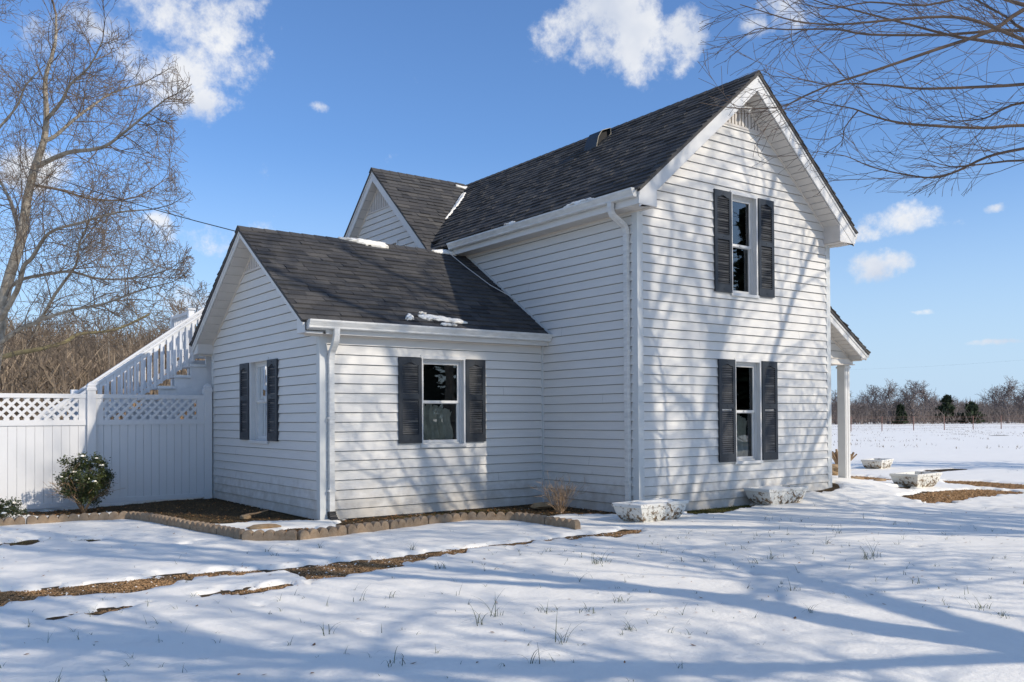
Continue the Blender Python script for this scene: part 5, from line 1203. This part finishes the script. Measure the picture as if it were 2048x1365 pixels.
# mossy leaning limb tree
out = []; r = random.Random(43); g = [(-7.2,17.6,-.2),(-6.9,17.3,1.3),(-6.3, 16.9, 2.4),(-5.49, 16.33, 2.82), (-4.99, 15.96, 2.94), (-4.38, 15.76, 3.13), (-4.04, 15.76, 3.36), (-3.27, 15.44, 3.48), (-2.5,15.2,3.9)]
pts = smoothp(g); out.append((pts, [.085-.06*k/(len(pts)-1) for k in range(len(pts))], 0)); children(r, pts, [.014]*len(pts), 2.4, 0, out, {**PT, 'levels':3, 'nc':(16,6,4,3), 't0':.3})
tree_obj('leaning_tree', out, 'low leaning tree limb covered in yellow green moss beyond the fence', 'tree', thick=.036, mt='barkm', base=(-7.2,17.6,-.2))
# overhanging tree at right: trunk outside the frame, limbs reach in from the right
OH={
 'a':[(2.29, -4.73, 4.24), (1.68, -4.22, 4.32), (1.38, -3.94, 4.31), (0.93, -3.55, 4.36), (0.69, -3.31, 4.42), (0.52, -3.13, 4.51), (0.42, -2.99, 4.6), (0.24, -2.8, 4.67), (0.06, -2.61, 4.76), (-0.11, -2.42, 4.87)],
 'b':[(1.84, -4.9, 4.69), (1.27, -4.41, 4.62), (0.85, -4.04, 4.61), (0.49, -3.71, 4.62), (0.26, -3.47, 4.68), (0.04, -3.24, 4.72), (-0.13, -3.05, 4.73), (-0.32, -2.84, 4.81), (-0.52, -2.63, 4.87)],
 'c':[(1.31, -5.02, 5.43), (0.84, -4.61, 5.21), (0.62, -4.4, 5.02), (0.21, -4.04, 4.85), (-0.05, -3.79, 4.74), (-0.3, -3.55, 4.64), (-0.49, -3.36, 4.57), (-0.69, -3.15, 4.46), (-0.85, -2.97, 4.37), (-1.17, -2.69, 4.37), (-1.44, -2.43, 4.45)],
 'd':[(2.07, -4.82, 4.87), (1.49, -4.32, 5.09), (1.06, -3.94, 5.21), (0.93, -3.76, 5.29), (0.62, -3.46, 5.44), (0.24, -3.11, 5.61), (0.01, -2.87, 5.72), (-0.2, -2.64, 5.89)],
 'e':[(1.62, -4.98, 4.72), (1.1, -4.49, 5.12), (1.08, -4.35, 5.28), (0.9, -4.11, 5.52), (0.79, -3.9, 5.72)],
 'f':[(0.54, -5.18, 4.5), (0.22, -4.88, 4.66), (-0.06, -4.62, 4.85), (-0.27, -4.39, 4.93), (-0.66, -4.04, 4.92), (-0.99, -3.73, 4.91), (-1.25, -3.47, 4.97), (-1.49, -3.23, 5.1), (-1.6, -3.09, 5.18)],
 'g':[(2.65, -4.51, 5.22), (2.12, -4.05, 5.52), (1.48, -3.5, 5.51), (0.82, -2.95, 5.54), (0.57, -2.69, 5.63), (0.18, -2.32, 5.66), (-0.08, -2.06, 5.69), (-0.24, -1.86, 5.51)],
 'h':[(3.28, -4.46, 4.45), (2.53, -3.84, 4.31), (2.24, -3.56, 4.23), (2.03, -3.33, 4.09), (1.85, -3.13, 4.02), (1.59, -2.88, 4.08), (1.33, -2.62, 4.19), (1.15, -2.42, 4.33), (0.91, -2.18, 4.41)],
 'i':[(2.83, -4.62, 3.99), (2.16, -4.01, 4.07), (1.89, -3.69, 4.06), (1.69, -3.42, 4.06), (1.5, -3.15, 4.2)],
 'j':[(1.76, -3.47, 4.01), (1.68, -3.29, 3.98), (1.58, -3.09, 3.99), (1.05, -2.57, 4.0), (0.91, -2.35, 4.01)],
 'k':[(2.52, -4.65, 4.7), (1.93, -4.12, 4.65), (1.8, -3.92, 4.59), (1.74, -3.77, 4.53), (1.52, -3.51, 4.53), (1.37, -3.29, 4.6)],
 'l':[(0.28, -3.14, 4.51), (0.28, -2.98, 4.37), (0.36, -2.88, 4.25), (0.32, -2.7, 4.16)],
 'm':[(1.17, -5.16, 4.99), (0.65, -4.69, 5.18), (0.38, -4.41, 5.31), (0.01, -4.05, 5.24), (-0.36, -3.69, 5.31), (-0.62, -3.41, 5.28), (-0.84, -3.16, 5.38)],
}
out = []; r = random.Random(52); T2 = Vector((5.6, -11.4, GZ-.05))
tp = smoothp([T2, T2+Vector((-.05,.1,1.6)), T2+Vector((-.2,.3,3.4)), T2+Vector((-.1,.3,5.5)), T2+Vector((.2,.1,8)), T2+Vector((.1,.3,10.5)), T2+Vector((0,.4,12.5))])
out.append((tp, [.27-.21*k/(len(tp)-1) for k in range(len(tp))], 0))
PO = dict(seg=(.35,.22,.14,.1), wob=(.05,.08,.11,.13), trop=(.01,.015,.02,.02), rmin=.0028, levels=4, nc=(9,5,3,2), t0=.15, ang=(18,42), lr=(.45,.7), end=.3)
hubs = [Vector((4.9,-10.0,4.6)), Vector((4.6,-9.4,5.6)), Vector((4.8,-9.8,3.9))]
for h_ in hubs: 
    pts = smoothp([T2+Vector((-.2,.3,2.9)), (T2+Vector((-.2,.3,2.9)))*.5+h_*.5+Vector((0,0,.25)), h_]); out.append((pts, [.13-.05*k/(len(pts)-1) for k in range(len(pts))], 0))
hk = dict(a=0,b=0,c=1,d=1,e=0,f=1,g=1,h=2,i=2,k=0,m=1)
for nme, g in OH.items():
    g = [Vector(p) for p in g]
    if nme in hk:
        h_ = hubs[hk[nme]]; mid = h_*.5+g[0]*.5+Vector((r.uniform(-.3,.3), r.uniform(-.3,.3), r.uniform(.1,.5))); g = [h_, mid]+g
    pts = smoothp(g, 3); n0 = len(pts); r0 = .026 if nme in hk else .009; r0 *= {'d':1.2,'e':1.25,'c':1.15,'g':1.1}.get(nme, 1); rs = [max(.004, r0*(1-.88*(k/(n0-1))**.8)) for k in range(n0)]
    out.append((pts, rs, 0)); ln = sum((pts[k+1]-pts[k]).length for k in range(n0-1))
    def keepO(q):
        z, x, u = to_cam(q); px = 1024+1785.8*x/z; py = 812-1785.8*u/z
        return not (z < 9999 and (px < 1395 or (py > 395 and px < 2048) or (px < 1500 and py > 240)))
    children(r, pts, [min(q, .0065) for q in rs], min(ln*.34, 1.6), 1, out, {**PO, 'levels':3, 'nc':((15 if nme in hk else 5),(15 if nme in hk else 5),5,3), 't0':.2, 'flat':.45, 'rmin':.0022, 'wob':(.05,.10,.14,.16)}, keepO)
def crown_keep(q): return not in_view(q, .05)
for g, r0, r1 in (([T2+Vector((0,.3,4)),(6.3,-9.2,6.6),(6.9,-7.2,8.2),(7.4,-5.6,9.2)],.10,.03), ([T2+Vector((0,.3,5)),(5.9,-9.0,8.2),(6.2,-6.6,9.6),(6.0,-4.9,10.4)],.09,.03), ([T2+Vector((0,.3,3.4)),(6.8,-9.6,5.2),(7.6,-7.6,6.2),(8.4,-6.2,6.9)],.09,.025), ([T2+Vector((0,.3,3)),(5.9,-9.6,4.6),(6.3,-8.0,5.2),(6.9,-6.6,5.5)],.07,.02),([T2+Vector((0,.2,6)),(4.6,-10.9,9.3),(3.6,-10.4,11.2),(2.6,-10.1,13.0)],.11,.04), ([T2+Vector((.1,.2,7)),(5.3,-10.4,10),(4.9,-9.9,12.2),(4.3,-9.7,13.8)],.10,.04), ([T2+Vector((0,.2,5)),(4.3,-11.8,8),(2.9,-12.0,10.3),(1.6,-12.2,12)],.11,.04)):
    pts = smoothp(g); out.append((pts, [r0+(r1-r0)*k/(len(pts)-1) for k in range(len(pts))], 0)); children(r, pts, [.044]*len(pts), 2.7, 0, out, {**PO, 'nc':(15,6,3,2), 'levels':3, 'rmin':.006, 'lr':(.5,.75), 'ang':(30,60), 't0':.25, 'wob':(.08,.12,.15,.18)}, crown_keep)
children(r, tp, [.09]*len(tp), 5.6, 0, out, {**PO, 'nc':(20,5,4,3), 'levels':3, 'rmin':.006, 'lr':(.5,.75), 'ang':(35,70), 't0':.32, 'wob':(.08,.12,.15,.18), 'trop':(.03,.02,.01,.01)}, crown_keep)
tree_obj('overhanging_tree', out, 'large bare tree at right whose long thin branches hang over the gable', 'tree', thick=.05, mt='bark', mtw='twig2', base=tuple(T2))
# trees beside and behind the camera that throw the long shadows
def yard_tree(base, H, r0, nlimb, spread, seed, label, fork=None, lean=(0,0), rmin=.007, lev=3):
    r = random.Random(seed); b = Vector(base); out = []
    if fork:
        tp = smoothp([b, b+Vector((0,0,fork*.5)), b+Vector((lean[0]*.2, lean[1]*.2, fork))]); out.append((tp, [r0*1.15, *[r0]*(len(tp)-1)], 0))
        tops = [b+Vector((lean[0]+spread*.25, lean[1]+spread*.1, H)), b+Vector((lean[0]-spread*.35, lean[1]+spread*.2, H*.92)), b+Vector((lean[0]+spread*.1, lean[1]-spread*.4, H*.85))]
        for k, t_ in enumerate(tops):
            st = tp[-1]; pts = smoothp([st, st*.66+t_*.34+Vector((r.uniform(-.4,.4), r.uniform(-.4,.4), .5)), st*.33+t_*.67+Vector((r.uniform(-.4,.4), r.uniform(-.4,.4), .4)), t_]); out.append((pts, [r0*.72*(1-.8*q/(len(pts)-1)) for q in range(len(pts))], 0))
            children(r, pts, [r0*.4]*len(pts), spread, 0, out, {**PO, 'nc':(nlimb//3,7,5,3), 'levels':lev, 'rmin':rmin, 'lr':(.5,.8), 'ang':(25,60), 't0':.15, 'wob':(.08,.12,.15,.18), 'trop':(.03,.02,.01,.01)}, crown_keep)
    else:
        tp = smoothp([b, b+Vector((lean[0]*.3, lean[1]*.3, H*.35)), b+Vector((lean[0]*.7, lean[1]*.7, H*.7)), b+Vector((lean[0], lean[1], H))]); out.append((tp, [r0*(1-.85*k/(len(tp)-1)) for k in range(len(tp))], 0))
        children(r, tp, [r0*.45]*len(tp), spread, 0, out, {**PO, 'nc':(nlimb,6,4,3), 'levels':lev, 'rmin':rmin, 'lr':(.5,.8), 'ang':(30,65), 't0':.22, 'wob':(.08,.12,.15,.18), 'trop':(.03,.02,.01,.01)}, crown_keep)
    return tree_obj('shade_tree', out, label, 'tree', thick=.05, base=tuple(b), mtw='twig2')
def forked_tree():
    r = random.Random(61); b = Vector((-.75,-11.3,GZ-.05)); F_ = Vector((-.85,-11.25,3.3)); out = []
    tp = smoothp([b, b*.5+F_*.5+Vector((.05,0,0)), F_]); out.append((tp, [.30-.07*k/(len(tp)-1) for k in range(len(tp))], 0))
    limbs = [([F_,(.3,-11.65,4.4),(1.35,-12.1,5.5),(2.5,-12.3,6.7),(3.4,-12.5,8.2)], .145, .03, 18), ([F_,(-.45,-11.4,4.3),(.05,-11.45,5.2),(.2,-11.3,6.6),(.1,-11.2,8.4),(.3,-11.3,10.2)], .20, .035, 22),
             ([F_,(-1.5,-11.9,4.3),(-2.1,-12.6,5.6),(-2.3,-13.1,7.6),(-2.6,-13.3,9.2)], .09, .03, 18), ([(.05,-11.45,5.2),(-.6,-10.9,6.5),(-1.1,-10.5,8.0),(-1.3,-10.4,9.6)], .10, .03, 14), ([(-1.5,-11.9,4.3),(-2.6,-11.5,5.0),(-3.6,-11.2,6.2),(-4.1,-11.3,7.6)], .09, .03, 12)]
    for g, r0, r1, nc in limbs:
        pts = smoothp(g); out.append((pts, [r0+(r1-r0)*k/(len(pts)-1) for k in range(len(pts))], 0))
        children(r, pts, [.055]*len(pts), 3.5, 0, out, {**PO, 'nc':(nc+6,6,3,3), 'levels':3, 'rmin':.007, 'lr':(.5,.8), 'ang':(25,60), 't0':.25, 'wob':(.08,.12,.15,.18), 'trop':(.03,.02,.01,.01)}, crown_keep)
    tree_obj('shade_tree', out, 'thick forked bare tree just outside the right of the picture, throwing the widest shadow', 'tree', thick=.05, base=tuple(b), mtw='twig2')
forked_tree()
def conifer(x, y, H, wd, label, seed):
    rr = random.Random(seed); g0 = gz(x, y); o = empty('conifer_tree', (x, y, g0), label, 'tree')
    mb = MB(); mb.tube([(x,y,g0-.2),(x,y,g0+H*.95)], [.22,.03], 7); mb.obj('trunk', M['bark'], o)
    mb = MB(); h = .8
    while h < H:
        R_ = wd*(1-h/H)**.85+.15; n_ = 15
        for k in range(n_):
            a = rr.uniform(0, 6.28); L_ = R_*rr.uniform(.7, 1.1); c, sn = math.cos(a), math.sin(a)
            for q in range(9):
                t = (q+rr.random())/9; s_ = .40*(1.1-t*.5); p = Vector((x+c*L_*t, y+sn*L_*t, g0+h-.28*L_*t+rr.uniform(-.1,.1)))
                i = len(mb.v); mb.v += [tuple(p+Vector((rr.gauss(0,s_), rr.gauss(0,s_), rr.gauss(0,s_*.5)))) for _ in range(3)]; mb.f.append((i,i+1,i+2))
        h += .32
    mb.obj('crown', M['cedar'], o)
for k, (x, y, H) in enumerate(((9.0,-22.5,8.0),(12.2,-23,9.2),(15.3,-22,8.6),(24.0,-21.5,11),(28.2,-20.5,11.5),(32.3,-19.5,10.5))):
    conifer(x, y, H, 2.6, 'dark evergreen %s in the row across the yard, opposite the gable windows' % ('first','second','third','fourth','fifth','sixth')[k], 80+k)
yard_tree((9.5,-15.5,GZ-.05), 13, .24, 24, 5.0, 62, 'bare tree beyond the overhanging tree at the right', lean=(-.5,.6))
yard_tree((-2.0,-13.6,GZ-.05), 10.5, .17, 26, 3.9, 63, 'bare tree behind the camera shading the near snow', lean=(.2,.3))
yard_tree((19.5,-7.5,GZ-.05), 11, .3, 30, 5.0, 64, 'bare tree far right whose shadow darkens the field edge', lean=(0,0))
# ================================================================ woods behind the fence
r = random.Random(71)
def woods_mesh(seed, H=8, sp=2.6, r0=.09, rmin=.012, lev=3, nc=(14,6,4), k=(7,4,3,3)):
    rr = random.Random(seed); out = []; tp = smoothp([(0,0,-.4),(rr.uniform(-.3,.3),rr.uniform(-.3,.3),H*.35),(rr.uniform(-.6,.6),rr.uniform(-.6,.6),H*.7),(rr.uniform(-.8,.8),rr.uniform(-.8,.8),H)])
    out.append((tp, [r0*(1-.85*q/(len(tp)-1)) for q in range(len(tp))], 0)); children(rr, tp, [r0*.4]*len(tp), sp, 0, out, {**PO, 'nc':nc, 'levels':lev, 'rmin':rmin, 'ang':(25,60), 't0':.2, 'wob':(.1,.15,.2,.2), 'trop':(.05,.04,.03,.02), 'lr':(.5,.8)})
    a = mesh_branches(out, lambda l, q: l == 0, (7,4,3,3)); b = mesh_branches(out, lambda l, q: l > 0, k+(3,3)); return a.mesh('trunk', M['bark'], smooth=True), b.mesh('crown', M['twig'])
wm = [woods_mesh(s, H=h) for s, h in ((1,7.5),(2,8.5),(3,6.5))]
LW = ['slim bare tree at the left of the brown woods behind the fence', 'bare tree in the woods just left of the staircase rail', 'taller bare tree standing in the middle of the woods behind the fence']
kk = 0
for (dp, la) in sorted(((33,-.56),(36,-.50),(31,-.45),(38,-.41),(34,-.37),(40,-.33),(33,-.54),(44,-.47),(46,-.38),(42,-.30),(48,-.53),(50,-.43),(37,-.345),(52,-.36),(55,-.50),(29,-.39)), key=lambda q: q[1]):
    p = Vector(CAM)+FW*dp+RT*(la*dp); a, b = wm[kk % 3]; z = gz(p.x, p.y); s = r.uniform(.55, .85)
    side = 'left' if la < -.48 else ('middle' if la < -.40 else 'right')
    o = empty('woods_tree', (p.x, p.y, z), 'bare brown tree among the thicket behind the fence, %s part of the woods' % side, 'tree', 'bare trees in the woods behind the fence', rz=r.uniform(0, 6.28)); o.scale = (s, s, s)
    for nm_, me in (('trunk', a), ('crown', b)):
        q = bpy.data.objects.new(nm_, me); COL.objects.link(q); q.parent = o
    kk += 1
for n_, o in enumerate([q for q in COL.objects if q.get('group') == 'bare trees in the woods behind the fence']): o['label'] = 'slim bare brown tree in the woods behind the fence, %s from the left' % ['first','second','third','fourth','fifth','sixth','seventh','eighth','ninth','tenth','eleventh','twelfth','thirteenth','fourteenth','fifteenth','sixteenth'][n_]
mb = MB()
for k in range(38000):
    dp = r.uniform(26, 62); la = r.uniform(-.66, -.24)*dp; p = Vector(CAM)+FW*dp+RT*la; z = gz(p.x, p.y)-.1; hmax = 4.5+2.8*vn(np.array([p.x*.3]), np.array([p.y*.3]))[0]
    z += r.uniform(0, hmax*.7); L_ = r.uniform(.5, 1.5); d = Vector((r.gauss(0,.55), r.gauss(0,.55), 1)).normalized(); q = p.copy(); q.z = z; e = q+d*L_; m_ = (q+e)/2+Vector((r.gauss(0,.08), r.gauss(0,.08), 0)); w_ = RT*r.uniform(.012, .028); i = len(mb.v)
    mb.v += [tuple(q-w_), tuple(q+w_), tuple(m_+w_*.7), tuple(m_-w_*.7), tuple(e)]; mb.f += [(i,i+1,i+2,i+3), (i+3,i+2,i+4)]
mb.obj('woodland_thicket', M['brush'], None, origin=(0,0,0), label='dense brown thicket of winter brush on the slope behind the fence', kind='stuff')
# ================================================================ far treeline beyond the field
fm_ = []
for s, h, sp in ((11,9.5,5.2),(12,8,4.6),(13,9,5.6)):
    rr = random.Random(s); out = []; tp = smoothp([(0,0,-.4),(rr.uniform(-.3,.3),rr.uniform(-.3,.3),h*.3),(rr.uniform(-.8,.8),rr.uniform(-.8,.8),h*.6),(rr.uniform(-1.2,1.2),rr.uniform(-1.2,1.2),h*.85)])
    out.append((tp, [.30*(1-.75*q/(len(tp)-1)) for q in range(len(tp))], 0)); children(rr, tp, [.17]*len(tp), sp, 0, out, {**PO, 'nc':(15,7,5,3), 'levels':3, 'rmin':.028, 'ang':(25,60), 't0':.12, 'wob':(.14,.2,.22,.22), 'trop':(.06,.04,.03,.02), 'lr':(.55,.85)})
    fm_.append((mesh_branches(out, lambda l, q: l == 0, (7,4,3,3)).mesh('trunk', M['fartwig'], smooth=True), mesh_branches(out, lambda l, q: l > 0, (5,4,3,3)).mesh('crown', M['fartwig'])))
def far_pt(px, d): return Vector(CAM)+FW*d+RT*((px-1024)/1785.8*d)
FT = [(1672,150,.9),(1690,158,1.0),(1722,150,.85),(1748,162,1.1),(1776,150,1.1),(1800,170,1.1),(1826,150,1.15),(1850,158,1.1),(1880,170,.95),(1905,166,.8),(1930,200,.7),(1960,200,.7),(1990,165,1.05),(2015,150,1.15),(2040,158,1.2),(2075,150,1.2),(2110,160,1.1),(1650,165,1.0),(1630,150,1.0)]
FT.sort()
_ord = ['first','second','third','fourth','fifth','sixth','seventh','eighth','ninth','tenth','eleventh','twelfth','thirteenth','fourteenth','fifteenth','sixteenth','seventeenth']
flab = []; c_ = 0
for (px, d, s) in FT:
    if px < 1705: flab.append({1630:'bare far tree hidden behind the house corner and siding', 1650:'bare far tree just left of the gap between house and porch column', 1672:'bare far tree seen between the house corner and the porch column', 1690:'bare far tree directly behind the porch column'}[px])
    else: flab.append('%s bare tree to the right of the porch column in the far treeline' % _ord[c_]); c_ += 1
for k, (px, d, s) in enumerate(FT):
    p = far_pt(px, d); a, b = fm_[k % 3]
    o = empty('field_tree', (p.x, p.y, gz(p.x, p.y)), flab[k], 'tree', 'bare trees in the treeline across the field', rz=r.uniform(0, 6.28)); q_ = s*.72; o.scale = (q_, q_, q_*.84)
    for nm_, me in (('trunk', a), ('crown', b)):
        q = bpy.data.objects.new(nm_, me); COL.objects.link(q); q.parent = o
mb = MB()
for k in range(15000):
    px = r.uniform(1560, 2130); d = r.uniform(148, 215); p = far_pt(px, d); z = gz(p.x, p.y)-.1; hm = 2.3+1.5*vn(np.array([px*.025]), np.array([d*.05]))[0]; z += r.uniform(0, hm*.75); L_ = r.uniform(.8, 2.2); w_ = RT*r.uniform(.03, .07)
    d_ = Vector((r.gauss(0,.5), r.gauss(0,.5), 1)).normalized(); q = p.copy(); q.z = z; e = q+d_*L_; i = len(mb.v); mb.v += [tuple(q-w_), tuple(q+w_), tuple(e)]; mb.f.append((i,i+1,i+2))
mb.obj('far_brush', M['farbrush'], None, origin=(0,0,0), label='low brown brush filling the treeline beyond the field', kind='stuff')
mb = MB()
for k in range(9000):
    px = r.uniform(1500, 2300); d = r.uniform(235, 300); p = far_pt(px, d); z = gz(p.x, p.y); hm = 4.6+2.0*vn(np.array([px*.012]), np.array([d*.02]))[0]; z += r.uniform(0, hm*.85); L_ = r.uniform(1.5, 3); w_ = RT*r.uniform(.08, .16)
    d_ = Vector((r.gauss(0,.5), r.gauss(0,.5), 1)).normalized(); q = p.copy(); q.z = z; e = q+d_*L_; i = len(mb.v); mb.v += [tuple(q-w_), tuple(q+w_), tuple(e)]; mb.f.append((i,i+1,i+2))
mb.obj('distant_woods', M['farbrush'], None, origin=(0,0,0), label='band of distant woods on the horizon behind the treeline', kind='stuff')
def cedar(px, d, H, wd, label, seed):
    p = far_pt(px, d); rr = random.Random(seed); g0 = gz(p.x, p.y); o = empty('cedar_tree', (p.x, p.y, g0), label, 'tree')
    mb = MB(); mb.tube([(p.x,p.y,g0-.2),(p.x,p.y,g0+H*.9)], [.18,.03], 6); mb.obj('trunk', M['fartwig'], o)
    mb = MB()
    for k in range(2600):
        t = rr.random()**.8; h = H*(.08+.92*t); rmax = wd*(1-t)**.7*(.75+.35*math.sin(h*5+rr.random())); a = rr.uniform(0, 6.28); q = rmax*rr.uniform(.45, 1); c = Vector((p.x+q*math.cos(a), p.y+q*math.sin(a), g0+h)); s = rr.uniform(.1, .28)
        i = len(mb.v); mb.v += [tuple(c+Vector((rr.gauss(0,s), rr.gauss(0,s), rr.gauss(0,s)))) for _ in range(3)]; mb.f.append((i,i+1,i+2))
    mb.obj('crown', M['cedar'], o)
cedar(1893, 152, 4.7, 2.2, 'dark green cedar with a ragged top beside the widest bare tree', 1)
cedar(1943, 150, 3.4, 2.5, 'low rounded green cedar on the right of the far treeline', 2)
cedar(1802, 149, 3.0, 1.2, 'small dark cedar half hidden among the bare trees', 3)
# field fence
ff = empty('field_fence', (70, 38.8, -.35), 'rusty red wire fence on slim posts across the far field', 'fence')
PO_ = [(54.8,41.8),(58.4,41.1),(62.1,40.4),(65.92,39.79),(69.9,39.1),(74.3,38.45),(78.7,37.75),(83.1,37.1),(87.5,36.4),(91.9,35.7)]
tops = []
for (x, y) in PO_:
    z = gz(x, y); mb = MB(); mb.box(x-.03, x+.03, y-.03, y+.03, z-.1, z+1.42); mb.obj('fence_post', M['post'], ff); tops.append((x, y, z))
for h in (.25,.5,.75,1.0,1.25,1.38):
    mb = MB(); mb.tube([(x, y, z+h) for x, y, z in tops], .008, 3); mb.obj('wire', M['post'], ff)
# service cables
def sag(a, b, s, n=16):
    a = Vector(a); b = Vector(b); return [tuple(a+(b-a)*t-Vector((0,0,s*4*t*(1-t)))) for t in [k/n for k in range(n+1)]]
mb = MB(); mb.tube(sag((-3.975,4.30,3.97), (-8.72, 21.03, 10.3), .35), .0075, 5); mb.obj('service_cable', M['wire'], None, label='black service cable rising from the wing gable peak to upper left', cat='cable')
mb = MB(); mb.tube(sag((-30, 46, 9.2), (2, 44, 7.4), .4), .014, 4); mb.obj('overhead_cable', M['wire'], None, label='thin overhead cable above the staircase behind the tree', cat='cable')
p1 = far_pt(1560, 120); p2 = far_pt(2300, 95)
mb = MB(); mb.tube(sag((p1.x,p1.y,7.3), (p2.x,p2.y,8.2), .6), .004, 3); mb.obj('power_line', M['wire'], None, label='faint power line crossing the sky above the far field', cat='cable')
print('objects', len(bpy.data.objects), 'tris~', sum(len(m_.loops) for m_ in bpy.data.meshes)//2)
